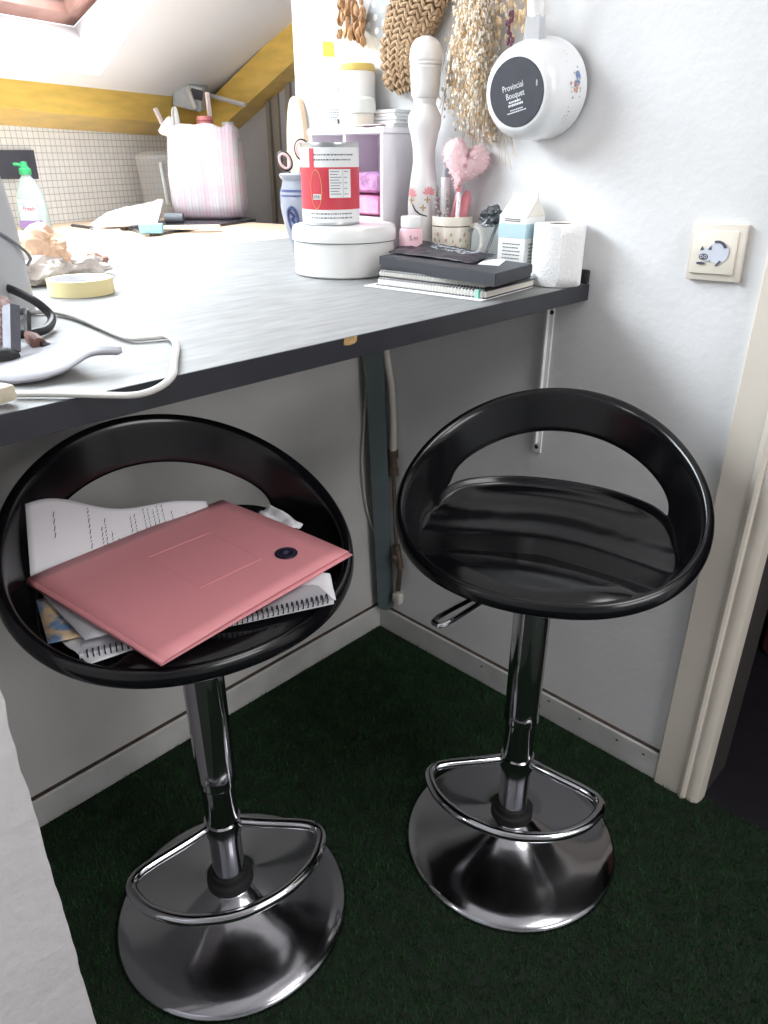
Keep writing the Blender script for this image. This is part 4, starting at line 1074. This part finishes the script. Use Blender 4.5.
q_.ngon((.006, .001, z_), .016, .0155, 32, SM); q_.ngon((-.012, -.003, z_+.0001), .011, .0095, 24, SM)
so = build('cat_sticker', q_, mat('pale_blue_grey_print', (204, 210, 222), .5), swz); so['label'] = 'pale grey cat sticker'
q_ = MB()
q_.ngon((-.015, -.006, z_+.0004), .0072, .0048, 20, SM); q_.poly([SM @ Vector(p) for p in ((-.022, .003, z_+.0004), (-.019, .010, z_+.0004), (-.015, .004, z_+.0004))]); q_.poly([SM @ Vector(p) for p in ((-.010, .005, z_+.0004), (-.005, .011, z_+.0004), (-.004, .004, z_+.0004))])
q_.poly([SM @ Vector((.004+.016*math.cos(a), .002+.0165*math.sin(a), z_+.0004)) for a in [PI*.62-k*PI*.5/10 for k in range(11)]] + [SM @ Vector((.004+.0105*math.cos(a), .0035+.011*math.sin(a), z_+.0004)) for a in [PI*.12+k*PI*.5/10 for k in range(11)]])
q_.ngon((-.018, -.0155, z_+.0004), .007, .0022, 16, SM); q_.poly([SM @ Vector(p) for p in ((.004, -.018, z_+.0004), (.010, -.010, z_+.0004), (.013, -.0115, z_+.0004), (.007, -.019, z_+.0004))])
build('dark_markings', q_, mat('dark_grey_print', (76, 78, 94), .5), so)
q_ = MB()
for cx_ in (-.0182, -.0120): q_.lathe([(.0017, z_+.0007), (.0023, z_+.0007)], 16, M=SM @ Tr(cx_, -.0055, 0))
build('eye_rings', q_, WPLAST, so)

# hanging saucepan
pcx = Vector((-.006, -.407, 1.272))
pan_ = thing('saucepan', 'white enamel saucepan with a black base hanging on the right wall', 'saucepan', pcx); pan_.rotation_euler = (0, -.10, .07)
PM_ = Matrix(((0, 0, -1, 0), (-1, 0, 0, 0), (0, 1, 0, 0), (0, 0, 0, 1)))     # local z -> out of the wall (-x), x -> -y (right), y -> up
ENM = mat('white_enamel', (232, 234, 236), .25, coat=.4)
pprof = [(r_*.92, h_) for r_, h_ in [(.0715, .012), (.078, .008), (.0805, .006), (.0815, .009), (.0805, .012), (.0795, .020), (.0785, .050), (.0765, .070), (.072, .085), (.065, .095), (.0585, .0995), (.056, .1005), (0, .1005)]]
build('pan_body', MB().lathe([(0, .094), (.052, .093), (.062, .078), (.067, .05), (.069, .014)]+pprof[2:], 72, M=PM_), ENM, pan_)
bs = build('pan_base', MB().lathe([(0, .1022), (.0480, .1022), (.0490, .1012), (.0490, .0990)], 64, M=PM_), mat('black_nonstick', (58, 60, 70), .45, var=.15, vscale=40), pan_); bs['label'] = 'black base with white lettering'
lt = MB(); TM_ = PM_ @ Tr(-.004, 0, .1026) @ Rz(.22)
text('Provincial', .0125, lt, TM_ @ Tr(0, .0085, 0), .8); text('Bouquet', .0125, lt, TM_ @ Tr(0.002, -.0035, 0), .8)
for r_, (yy, wd, hh_) in enumerate(((-.0135, .011, .0028), (-.0182, .013, .0030), (-.0245, .011, .0016), (-.0280, .017, .0018))):
    x0 = -wd
    while x0 < wd:
        l = rr.uniform(.0012, .0032); lt.poly([TM_ @ Vector(p) for p in ((x0, yy, 0), (x0+l, yy, 0), (x0+l, yy+hh_, 0), (x0, yy+hh_, 0))]); x0 += l+.0008
build('lettering', lt, mat('white_print', (226, 230, 234), .5), bs, smooth=False)
sk2 = MB(); sk2.ball((0, 0, 0), (.0016, .0055, .0005), 1, M=PM_ @ Tr(.037, .012, .1024)); build('scratch', sk2, GPAPER, bs)
# painted posy on the side of the pan (right)
po1, po2, po3 = MB(), MB(), MB()
def onpan(a, h, lift=.0006):
    r = .0785*.92+lift if h < .05 else .0775*.92+lift
    return PM_ @ Vector((r*math.cos(a), r*math.sin(a), h))
rp_ = random.Random(4)
def pblob(mb, a, h, R):
    mb.poly([onpan(a+R/.078*math.cos(t)*rp_.uniform(.7, 1.2), h+R*math.sin(t)*rp_.uniform(.7, 1.2), .0007+rp_.random()*.0002) for t in [2*PI*k/9 for k in range(9)]])
for k in range(10): pblob(po1, .10+rp_.uniform(-.16, .06), .045+rp_.uniform(-.010, .012), .0035)
for k in range(10): pblob(po2, .16+rp_.uniform(-.10, .14), .036+rp_.uniform(-.008, .008), .004)
for k in range(16): pblob(po3, .12+rp_.uniform(-.30, .34), .042+rp_.uniform(-.016, .016), .0018)
for k in range(14): pblob(po3, rp_.choice((.75, .62, -.55, -.75, -.4))+rp_.uniform(-.08, .08), .050+rp_.uniform(-.006, .006), .0012)
build('painted_flower', po1, mat('salmon_paint', (208, 150, 142), .5), pan_); build('painted_flower', po2, mat('blue_paint', (112, 140, 176), .5), pan_); build('painted_leaves', po3, mat('grey_green_print', (120, 126, 122), .5), pan_)
hs = MB(); HM = PM_ @ Tr(.002, -.004, .052)
hs.hexa([HM @ Vector(p) for p in ((-.014, .070, -.012), (.014, .070, -.012), (.014, .070, .012), (-.014, .070, .012))], [HM @ Vector(p) for p in ((-.012, .106, -.009), (.012, .106, -.009), (.012, .106, .009), (-.012, .106, .009))])
build('handle_socket', hs, mat('polished_steel', (206, 208, 212), .2, .9), pan_, smooth=False)
hd = MB(); secs = []
for k, (y, hw_, hd_, off) in enumerate(((.104, .013, .010, 0), (.118, .0135, .0115, .0), (.135, .010, .0105, .004), (.165, .010, .010, .008), (.21, .012, .010, .010), (.25, .013, .0095, .006), (.272, .009, .007, .002))):
    n_ = 16; secs.append([HM @ Vector((hw_*math.cos(2*PI*j/n_), y, hd_*math.sin(2*PI*j/n_)+off)) for j in range(n_)])
loft(hd, secs); build('handle', hd, WPLAST, pan_)
hk = MB().tube([Vector((-.001, 0, .30)), Vector((-.056, 0, .30)), Vector((-.064, 0, .288)), Vector((-.064, 0, .262))], .002, 6); build('hanging_loop', hk, CHROME, pan_)

# woven sack
bsk = thing('woven_sack', 'drooping knitted jute sack hanging on the wall above the pepper mill', 'sack', (0, -.12, 1.36))
spine = [Vector((-.03, -.185, 1.560)), Vector((-.03, -.164, 1.50)), Vector((-.03, -.138, 1.44)), Vector((-.03, -.112, 1.40)), Vector((-.03, -.094, 1.36)), Vector((-.03, -.090, 1.325)), Vector((-.03, -.096, 1.302)), Vector((-.03, -.100, 1.282))]
rad = [.052, .056, .058, .056, .052, .048, .042, .012]
cum = [0]
for a, b in zip(spine[:-1], spine[1:]): cum.append(cum[-1]+(b-a).length)
def along(d):
    for i in range(len(spine)-1):
        if d <= cum[i+1]+1e-9:
            t = (d-cum[i])/(cum[i+1]-cum[i]); return spine[i]+(spine[i+1]-spine[i])*t, rad[i]+(rad[i+1]-rad[i])*t
    return spine[-1], rad[-1]
step = .0100; nrow = int(cum[-1]/step)
FL = .42      # the sack lies flattened against the wall
def flatx(p): return Vector((-.0235+p.x*FL, p.y, p.z))
sp, rdd = [], []
for i in range(nrow*2+1):
    c, r = along(cum[-1]*i/(nrow*2)); sp.append(c); rdd.append(r)
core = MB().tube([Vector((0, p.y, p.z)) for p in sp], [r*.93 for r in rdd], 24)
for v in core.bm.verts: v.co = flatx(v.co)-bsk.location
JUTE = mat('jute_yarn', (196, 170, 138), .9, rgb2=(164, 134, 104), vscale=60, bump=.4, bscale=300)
build('shaded_core', core, mat('jute_painted_shade', (132, 106, 82), .95), bsk)  # core in a darker jute colour, painting the shade between the stitches
wv = MB(); NCOL = 14
for i in range(nrow):
    c, r = along(cum[-1]*(i+.5)/nrow); c2, _ = along(min(cum[-1], cum[-1]*(i+1.0)/nrow)); c0, _ = along(max(0, cum[-1]*i/nrow))
    dirv = (c2-c0).normalized(); side = Vector((0, dirv.z, -dirv.y))
    for k in range(NCOL):
        for sgn in (-1, 1):
            a = 2*PI*(k+.24*sgn)/NCOL
            def at(da, dl, lift=0):
                q = side*(math.cos(a+da)*(r+lift)) + Vector((math.sin(a+da)*(r+lift), 0, 0)) + dirv*dl
                return flatx(Vector((0, c.y, c.z))+q)-bsk.location
            w_ = PI/NCOL*.55
            pts = [at(sgn*w_, -step*.62, -.001), at(0, 0, .003), at(-sgn*w_, step*.62, -.001)]
            R_ = max(.0015, min(.0040, r*.09))
            wv.tube(pts, [R_*.6, R_, R_*.6], 7)
build('knitted_stitches', wv, JUTE, bsk)['kind'] = 'stuff'
# polka dot tag
dt = thing('polka_dot_pouch', 'grey fabric pouch with white polka dots hanging beside the jute sack', 'pouch', (0, 0, 0))
d4 = [Xp(u, v, -.010) for u, v in ((361, 22), (386, 38), (402, 2), (384, -14))]
dc_ = sum(d4, Vector())/4; dt.location = dc_
dM = frame((0, 0, 0), d4[1]-d4[0], d4[3]-d4[0])
dw, dh = (d4[1]-d4[0]).length, (d4[3]-d4[0]).length+.03
if dM.to_3x3().col[2].x > 0: dM = dM @ Matrix.Diagonal((1, 1, -1, 1))
build('pouch_body', MB().box((-dw/2, -dh/2+.012, -.005), (dw/2, dh/2+.012, .003), .0025, 2, M=dM), mat('grey_cotton', (176, 180, 184), .9, bump=.1, bscale=400), dt)
q_ = MB()
for i in range(4):
    for j in range(6):
        x, y = -dw/2+dw*(i+.5+.5*(j % 2))/3, -dh/2+.014+dh*(j+.5)/6
        if abs(x) < dw/2-.006: q_.ngon((x, y, .0034), .0056, .0056, 18, dM)
build('white_dots', q_, WPLAST, dt, smooth=False)
# small bunch of dried leaves
db = thing('dried_leaf_bunch', 'small bunch of dried brown leaves hanging on the wall at the left', 'dried flowers', Xp(352, -6, -.02))
s1_, s2_ = MB(), MB(); rl = random.Random(21); o0 = db.location
for k in range(9):
    e = Xp(rl.uniform(338, 364), rl.uniform(8, 26), rl.uniform(-.03, -.012)); s1_.tube([Vector((rl.uniform(-.003, .003), rl.uniform(-.004, .004), .02)), (e-o0)*.5, e-o0], .0012, 5)
for k in range(44):
    c = Xp(rl.uniform(338, 364), rl.uniform(0, 42), rl.uniform(-.036, -.012))-o0; L = rl.uniform(.009, .015)
    s2_.ball((0, 0, 0), (.0045, .0075, L), 1, M=Tr(c) @ Rz(rl.uniform(0, 3)) @ Rx(rl.uniform(-.4, .4)) @ Ry(rl.uniform(-.3, .3)))
build('stems', s1_, mat('dry_stem', (168, 140, 112), .9), db); build('dry_leaves', s2_, mat('dry_leaf', (196, 160, 118), .85, rgb2=(150, 108, 78), vscale=70), db)
# large dried bouquet
dbq = thing('dried_bouquet', 'large bunch of dried beige seed heads hanging left of the saucepan', 'dried flowers', (-.03, -.29, 1.53))
s1_, s2_, s3_, s4_ = MB(), MB(), MB(), MB(); o0 = dbq.location; rl = random.Random(33)
for k in range(200):
    u_ = rl.triangular(432, 520, 474); v_ = rl.uniform(30, 150) if u_ < 505 else rl.uniform(10, 60)
    if u_ < 452 and v_ > 125: continue
    e = Xp(u_, v_, rl.uniform(-.085, -.008))
    m1 = o0+(e-o0)*.5+Vector((rl.uniform(-.012, .004), rl.uniform(-.012, .012), 0))
    if m1.x > -.006: m1.x = -.006
    if e.z < 1.37: e.y = max(e.y, -.306); m1.y = max(m1.y, -.29)
    if e.z < 1.39 and e.y > -.225: e.x = max(e.x, -.020); m1.x = max(m1.x, -.03)
    if e.z < 1.21: e.x = max(e.x, -.014)
    P_ = smoothpts([o0+Vector((rl.uniform(-.01, .01), rl.uniform(-.03, .03), 0)), m1, e], 4)
    s1_.tube([p-o0 for p in P_], .0008, 4)
    for q_ in range(rl.randint(14, 26)):
        t = rl.uniform(.35, 1); i = min(int(t*(len(P_)-1)), len(P_)-2); p = P_[i]+(P_[i+1]-P_[i])*(t*(len(P_)-1)-i) + Vector((rl.uniform(-.012, .006), rl.uniform(-.012, .012), rl.uniform(-.01, .01)))
        if p.x > -.005: p.x = -.005
        if p.z < 1.37: p.y = max(p.y, -.310)
        if p.z < 1.39 and p.y > -.225: p.x = max(p.x, -.022)
        if p.z < 1.21: p.x = max(p.x, -.014)
        s = rl.uniform(.0011, .0027)
        (s2_ if rl.random() < .6 else s3_).ball(p-o0, (s, s, s*rl.uniform(1, 2.2)), 1)
for k in range(70):
    e = Xp(rl.uniform(496, 532), rl.uniform(-10, 38), rl.uniform(-.05, -.008)); s3_.ball(e-o0, (.003, .003, .006), 1)
for k in range(16):
    e = Xp(rl.uniform(505, 513), rl.uniform(8, 45), -.05); s4_.ball(e-o0, (.003, .003, .005), 1)
for k in range(8):
    a = Xp(478+k*4, 40, -.03); e = Xp(rl.uniform(480, 525), rl.uniform(140, 172), -.006); s1_.tube([a-o0, (a+e)/2-o0+Vector((-.004, 0, 0)), e-o0], .0006, 4)
build('stems', s1_, mat('straw_stem', (214, 192, 162), .9), dbq); build('seed_heads', s2_, mat('cream_seed', (246, 238, 226), .9), dbq)['kind'] = 'stuff'; build('seed_heads', s3_, mat('tan_seed', (230, 206, 172), .9, rgb2=(206, 176, 138), vscale=60), dbq)['kind'] = 'stuff'; build('purple_florets', s4_, mat('purple_floret', (110, 70, 84), .9), dbq)
# yellow note on the wall
yn = [Xp(u, v, -.0012) for u, v in ((323, 41), (333, 42), (334, 57), (323, 56))]
o = build('sticky_note', MB().hexa(yn, [p+Vector((-.0008, 0, 0)) for p in yn]), mat('bright_yellow_paper', (250, 226, 40), .7), smooth=False); tag(o, 'small bright yellow note stuck on the wall above the white bottle', 'note')

# ------------------------------------------------------------------ kitchen beyond
KZ = .96
wk = MB(); kc = Kt(-3.0, .002, 0)
e_a, e_b, e_c = Zp(290, 224.5, KZ), Zp(280, 224, KZ), Zp(246, 222, KZ)
d_ = (e_c-CAM); d_.z = 0; d_.normalize(); e_d = e_c+d_*.55
# meet the tiled wall
tt = ((C00-e_c).dot(TD)-.003)/d_.dot(TD); e_d = e_c+d_*tt; e_f = Kt(-.003, .002, 0)
wk.prism([(-1.7, .505), (.60, .505), (e_a.x, e_a.y), (e_b.x, e_b.y), (e_c.x, e_c.y), (e_d.x, e_d.y), (e_f.x, e_f.y), (Kt(-2.6, .002, 0).x, Kt(-2.6, .002, 0).y), (-1.7, .75)], KZ-.035, KZ)
wt = thing('kitchen_worktop', 'pale wooden kitchen worktop behind the bar counter', 'worktop')
build('worktop', wk, mat('pale_wood_worktop', (216, 192, 166), .5, var=.12, vscale=6, stretch=(1, 10, 1)), wt, smooth=False)
build('support_panel', MB().box((-1.7, .55, 0), (.40, .60, KZ-.035)), GREYW, wt)
KZ_ = KZ+.0006
# sink
sp4 = [Zp(20, 258, KZ), Zp(141, 251.5, KZ), Zp(136, 238.5, KZ), Zp(70, 229.5, KZ), Zp(-30, 236, KZ)]
skt = thing('sink', 'white ceramic sink set in the kitchen worktop', 'sink', (0, 0, KZ_))
rim = MB()
outer_ = [Vector((p.x, p.y, 0)) for p in (Zp(-60, 262, KZ), Zp(141, 251, KZ), Zp(120, 234, KZ), Zp(-30, 240, KZ))]
outer_ = [Vector((max(-1.6, p.x), max(.512, p.y), 0)) for p in outer_]
c_o = sum(outer_, Vector())/4; inn = [c_o+(p-c_o)*.72 for p in outer_]
HR = .014
for k in range(4):
    a, b = outer_[k], outer_[(k+1) % 4]; c, d = inn[(k+1) % 4], inn[k]
    rim.hexa([a, b, c, d], [p+Vector((0, 0, HR)) for p in (a, b, c, d)])
build('rim', rim, mat('white_ceramic', (240, 238, 238), .25, coat=.4), skt)
build('basin', slab(MB(), [c_o+(p-c_o)*.74 for p in outer_], .0005, .003), mat('steel_basin', (150, 154, 160), .3, .5), skt, smooth=False)
# black mat
mt4 = [Zp(u, v, KZ) for u, v in ((150, 237), (256, 221.5), (212, 213), (126, 230))]
o = build('hob', slab(MB(), mt4, KZ_, KZ_+.008), mat('black_glass_hob', (44, 44, 50), .2), smooth=False); tag(o, 'flat black hob plate under the plaid bag on the worktop', 'hob')
MZ = KZ_+.0085
# sponge, board, cylinder, white dish, knife
def obox(c, sx, sy, sz, rz): return MB().box((-sx/2, -sy/2, 0), (sx/2, sy/2, sz), min(sz, .006)*.4, 2, M=Tr(c) @ Rz(rz))
vz = math.atan2(RT.y, RT.x)
p = Zp(152, 233, MZ); o = build('sponge', obox(p, .066, .03, .026, vz+.1), mat('blue_sponge', (140, 184, 200), .9, bump=.5, bscale=200)); tag(o, 'pale blue sponge on the front of the black hob', 'sponge')
p = Zp(192, 230, MZ); o = build('cutting_board', obox(p+Vector((0.02, .03, 0)), .17, .05, .010, vz+.12), mat('cream_board', (232, 220, 196), .6)); tag(o, 'thin cream board on the hob below the plaid bag', 'board')
p = Zp(180, 224, MZ)+Vector((.0, .03, 0)); dv = Vector((RT.x, RT.y, 0)).normalized()
rl_ = MB().tube([p-dv*.03+Vector((0, 0, .0165)), p+dv*.03+Vector((0, 0, .0165))], .016, 16); o = build('dark_roll', rl_, mat('dark_grey_roll', (96, 98, 104), .7)); tag(o, 'short dark grey cylinder lying on the hob left of the bag', 'roll')
# white tray / wrapping leaning
w4_ = [Zp(92, 229, MZ), Zp(158, 227, MZ), Zp(166, 219, MZ), Zp(110, 222, MZ)]
wcn = sum(w4_, Vector())/4
def wf(u, v):
    P, Q, R_, S = (p-wcn for p in w4_)
    q_ = (P*(1-u)+Q*u)*(1-v)+(S*(1-u)+R_*u)*v; q_ = q_.copy()
    q_.z += .016+.050*v*(.35+.65*u)+.010*abs(noise.noise((u*5, v*4, 0)))*v; return q_
o = build('white_wrapping', MB().grid(wf, 16, 10), mat('glossy_white_wrap', (240, 240, 242), .3), loc=wcn); solid(o, .012, -1); tag(o, 'crumpled white plastic wrapping lying between sink and pitcher', 'wrapping')
kn = thing('kitchen_knife', 'dark handled knife lying at the back of the sink', 'knife', Zp(78, 226.5, KZ+.018))
ko = kn.location
build('handle', MB().tube([Zp(73, 225.5, KZ+.020)-ko, Zp(92, 228, KZ+.020)-ko], .008, 8, flat=.6), BLACK, kn)
build('blade', MB().tube([Zp(92, 228, KZ+.020)-ko, Zp(108, 230, KZ+.020)-ko], [.009, .003], 6, flat=.2), mat('knife_steel', (196, 198, 204), .3, .8), kn)
# plaid shopping bag with bottles
bgc = Zp(211, 221, MZ)+Vector((.085, .12, 0)); bgc.z = MZ
plaid = bpy.data.materials.new('pink_plaid_plastic'); plaid.use_nodes = True; nt = plaid.node_tree; bs_ = nt.nodes['Principled BSDF']
tc = nt.nodes.new('ShaderNodeTexCoord'); spx = nt.nodes.new('ShaderNodeSeparateXYZ'); nt.links.new(tc.outputs['Object'], spx.inputs[0])
def stripes(out, scale_, ph, th_):
    a = nt.nodes.new('ShaderNodeMath'); a.operation = 'MULTIPLY_ADD'; a.inputs[1].default_value = scale_; a.inputs[2].default_value = ph; nt.links.new(out, a.inputs[0])
    s = nt.nodes.new('ShaderNodeMath'); s.operation = 'SINE'; nt.links.new(a.outputs[0], s.inputs[0])
    g = nt.nodes.new('ShaderNodeMath'); g.operation = 'GREATER_THAN'; g.inputs[1].default_value = th_; nt.links.new(s.outputs[0], g.inputs[0]); return g.outputs[0]
def mixc(fac_out, amt, a_out, colr):
    mu = nt.nodes.new('ShaderNodeMath'); mu.operation = 'MULTIPLY'; mu.inputs[1].default_value = amt; nt.links.new(fac_out, mu.inputs[0])
    mx = nt.nodes.new('ShaderNodeMix'); mx.data_type = 'RGBA'; nt.links.new(mu.outputs[0], mx.inputs[0]); mx.inputs[7].default_value = (*lin(colr), 1)
    if a_out is None: mx.inputs[6].default_value = (*lin((214, 208, 212)), 1)
    else: nt.links.new(a_out, mx.inputs[6])
    return mx.outputs[2]
c1 = mixc(stripes(spx.outputs['X'], 260, 0, .55), .3, None, (222, 170, 186)); c2 = mixc(stripes(spx.outputs['X'], 75, 1.0, .5), .35, c1, (226, 176, 192))
c3 = mixc(stripes(spx.outputs['Z'], 75, .4, .55), .3, c2, (230, 184, 198)); c4_ = mixc(stripes(spx.outputs['X'], 520, 0.5, .86), .6, c3, (150, 160, 180))
nt.links.new(c4_, bs_.inputs['Base Color']); bs_.inputs['Roughness'].default_value = .45
bgT = thing('shopping_bag', 'pink and white checked plastic carrier bag full of bottles on the hob', 'bag', bgc, vz)
rings_ = []
for z, a, b, e in ((0, .10, .07, 3), (.012, .122, .085, 3.5), (.05, .130, .09, 4), (.14, .132, .09, 4), (.24, .126, .085, 3.6), (.285, .120, .08, 3), (.30, .108, .07, 2.6)):
    rg_ = ring(a, b, z, 72, e); rings_.append([(x*(1+.03*noise.noise((x*30, y*30, z*20))) , y*(1+.05*noise.noise((x*30, y*30, z*22+5))), zz + (.018*noise.noise((x*28, y*28, 3)) if z > .27 else 0)) for x, y, zz in rg_])
mb = MB(); loft(mb, rings_, capt=False); build('bag_body', mb, plaid, bgT, angle=60)
mb = MB()
def hnd(x0, sgn):
    pts = [(x0, 0, .285), (x0-.012, -.01, .315), (x0-.03, -.02, .300), (x0-.05, -.03, .27)]
    mb.tube(smoothpts(pts, 5), [.016]*15+[.006], 8, flat=.3)
hnd(-.09, 1); mb.tube(smoothpts([(-.085, -.05, .27), (-.088, -.055, .33), (-.08, -.05, .345), (-.075, -.045, .28)], 5), .009, 8, flat=.4)
build('bag_handle', mb, WPLAST, bgT)
for nm, x, y, col, lab in (('bottle', .012, -.02, (206, 120, 122), 'bottle with a red striped neck sticking out of the checked bag'), ('bottle', .085, .01, (214, 212, 206), 'bottle with a pale grey cap at the right of the checked bag')):
    bo = thing(nm, lab, 'bottle', bgc + Vector((math.cos(vz)*x-math.sin(vz)*y, math.sin(vz)*x+math.cos(vz)*y, .004)), 0)
    build('bottle_body', MB().lathe([(0, 0), (.034, 0), (.035, .2), (.030, .255), (.026, .275), (.026, .29), (0, .29)], 32), mat('bottle_pet', (226, 210, 210), .3), bo)
    build('cap', MB().lathe([(.027, .288), (.028, .30), (.026, .306), (.028, .31), (.024, .322), (0, .323)] if x < .05 else [(.02, .288), (.02, .305), (0, .306)], 32), mat('bottle_cap', col, .4), bo)
# long-handled stirrers leaning out of the bag
for lab, x0, x1, z1 in (('pink and white paper stick leaning out of the bag to the left', -.06, -.165, .352), ('white stick leaning right out of the bag towards the grey box', .03, .02, .40)):
    a = Vector((x0, .02, .10)); b = Vector((x1, .02, z1))
    o = build('stick', MB().tube([a, b], .009, 4, flat=.9), mat('white_pink_stick', (236, 222, 222), .6), loc=bgc, rot=(0, 0, vz), smooth=False); tag(o, lab, 'stick')
# pitcher
ptp = Kt(-.5, .12, KZ_); pp_ = PLp(163, 205, T0-TN*.13, TN); ptp = Vector((pp_.x, pp_.y, KZ_))
pt = thing('pitcher', 'clear plastic water pitcher in front of the tiles left of the bag', 'pitcher', ptp, vz)
PLG = mat('cloudy_clear_plastic', (250, 252, 255), .25, alpha=.22)
rings_ = [ring(.062, .05, 0, 40, 3), ring(.066, .054, .01, 40, 3), ring(.070, .058, .12, 40, 3), ring(.074, .062, .168, 40, 3), ring(.077, .064, .172, 40, 3), ring(.078, .065, .205, 40, 3)]
mb = MB(); loft(mb, rings_, capt=False); build('pitcher_body', mb, PLG, pt, angle=60)
mb = MB(); mb.tube(smoothpts([(.03, -.066, .185), (.034, -.088, .18), (.040, -.092, .12), (.042, -.086, .06), (.040, -.064, .05)], 6), .006, 8); build('handle', mb, mat('frosted_plastic', (226, 232, 236), .4), pt)
mb = MB(); loft(mb, [ring(.079, .066, .203, 40, 3), ring(.080, .067, .214, 40, 3), ring(.05, .04, .228, 40, 3)]); build('lid', mb, PLG, pt)
mb = MB(); mb.tube(smoothpts([(.082, .0, .19), (.090, .0, .14), (.086, 0, .08), (.074, 0, .06)], 5), .006, 8); build('green_spout', mb, mat('green_plastic', (70, 180, 130), .4), pt)['label'] = 'green strip'
# dish soap
spp = PLp(33, 212, T0-TN*.13, TN); spp = Vector((spp.x, spp.y, KZ_))
so_ = thing('soap_bottle', 'clear dish soap bottle with green cap in front of the tiles', 'bottle', spp, vz)
rings_ = [ring(.046, .028, 0, 36, 2.6), ring(.048, .030, .01, 36, 2.6), ring(.047, .029, .06, 36, 2.6), ring(.040, .026, .105, 36, 2.4), ring(.022, .018, .145, 36, 2.2), ring(.015, .014, .155, 36, 2), ring(.015, .014, .162, 36, 2)]
mb = MB(); loft(mb, rings_); build('bottle_body', mb, mat('pale_soap_plastic', (178, 192, 188), .25, rgb2=(160, 178, 180), vscale=8), so_, angle=60)
mb = MB().lathe([(.017, .160), (.018, .162), (.018, .176), (.012, .180), (.009, .190), (.010, .196), (0, .198)], 28); mb.tube([(-.008, 0, .186), (-.024, -.004, .190), (-.03, -.006, .188)], .005, 8); build('cap', mb, mat('green_cap', (52, 176, 112), .35), so_)['label'] = 'green cap'
mb = MB(); mb.grid(lambda u, v: (-.030+.06*u, -.0305+.004*abs(u-.5), .028+.062*v), 6, 2); build('label', mb, mat('soap_label', (218, 226, 232), .5, rgb2=(150, 180, 190), vscale=40), so_)
mb = MB(); text('fresh', .019, mb, Matrix(((1, 0, 0, .004), (0, 0, -1, -.0325), (0, 1, 0, .062), (0, 0, 0, 1)))); build('lettering', mb, mat('red_letters', (196, 70, 92), .5), so_, smooth=False)
mb = MB(); mb.grid(lambda u, v: (-.036+.074*u, -.0315+.005*abs(u-.5), .006+.022*v), 6, 1); build('purple_label', mb, mat('purple_label', (142, 116, 170), .5), so_)
# dark socket plate on the tiles
d4 = [PLp(u, v, T0-TN*.004, TN) for u, v in ((-20, 150), (32, 150), (37.5, 179), (-20, 179))]
o = build('socket_plate', MB().hexa(d4, [p_+TN*(-.008) for p_ in d4]), mat('dark_grey_plate', (72, 74, 86), .5), smooth=False); tag(o, 'dark grey square plate on the tiles above the soap bottle', 'plate')
# grey box in the corner of the beams
gbp = PLp(191, 95, T0-TN*.17, TN)
gb = thing('plastic_box', 'grey plastic box fixed in the corner of the yellow beams', 'box', gbp, vz)
mb = MB(); mb.box((-.058, -.045, -.045), (.052, .05, .040), .008, 2, M=Ry(.22) @ Rx(.15)); build('housing', mb, mat('grey_translucent_plastic', (196, 202, 205), .4, rgb2=(170, 176, 182), vscale=14), gb)
mb = MB(); mb.box((.010, -.050, -.004), (.054, -.040, .030), .003, 1, M=Ry(.22) @ Rx(.15)); build('dark_slot', mb, mat('dark_slot', (58, 60, 66), .6), gb)
mb = MB(); mb.box((.0, -.058, -.055), (.016, -.047, .022), .003, 1, M=Ry(-.3)); build('clip', mb, OWHITE, gb)
wr_ = MB().tube(smoothpts([(.056, -.03, .0), (.066, -.03, -.02), (.064, -.03, -.06), (.07, -.03, -.08)], 5), .003, 6); build('red_wire', wr_, mat('red_wire', (206, 110, 110), .5), gb)
s1p, s2p = PLp(208, 95, T0-TN*.19, TN), PLp(245, 105, C0-TD*.14, TD)
o = build('strip', MB().tube([s1p, s2p], .010, 4, flat=.8), WPLAST, smooth=False); tag(o, 'white plastic strip fixed between the grey box and the sloping yellow beam', 'strip')
# dark red cloth seen in the hall
rc_ = Zp(757, 647, 0)
o = build('storage_box', MB().box((-.02, -.55, 0), (.30, -.01, .55), .02, 2), REDD, loc=(rc_.x, rc_.y+.0, -.004)); tag(o, 'dark red box standing in the dark hall beyond the door casing', 'box')
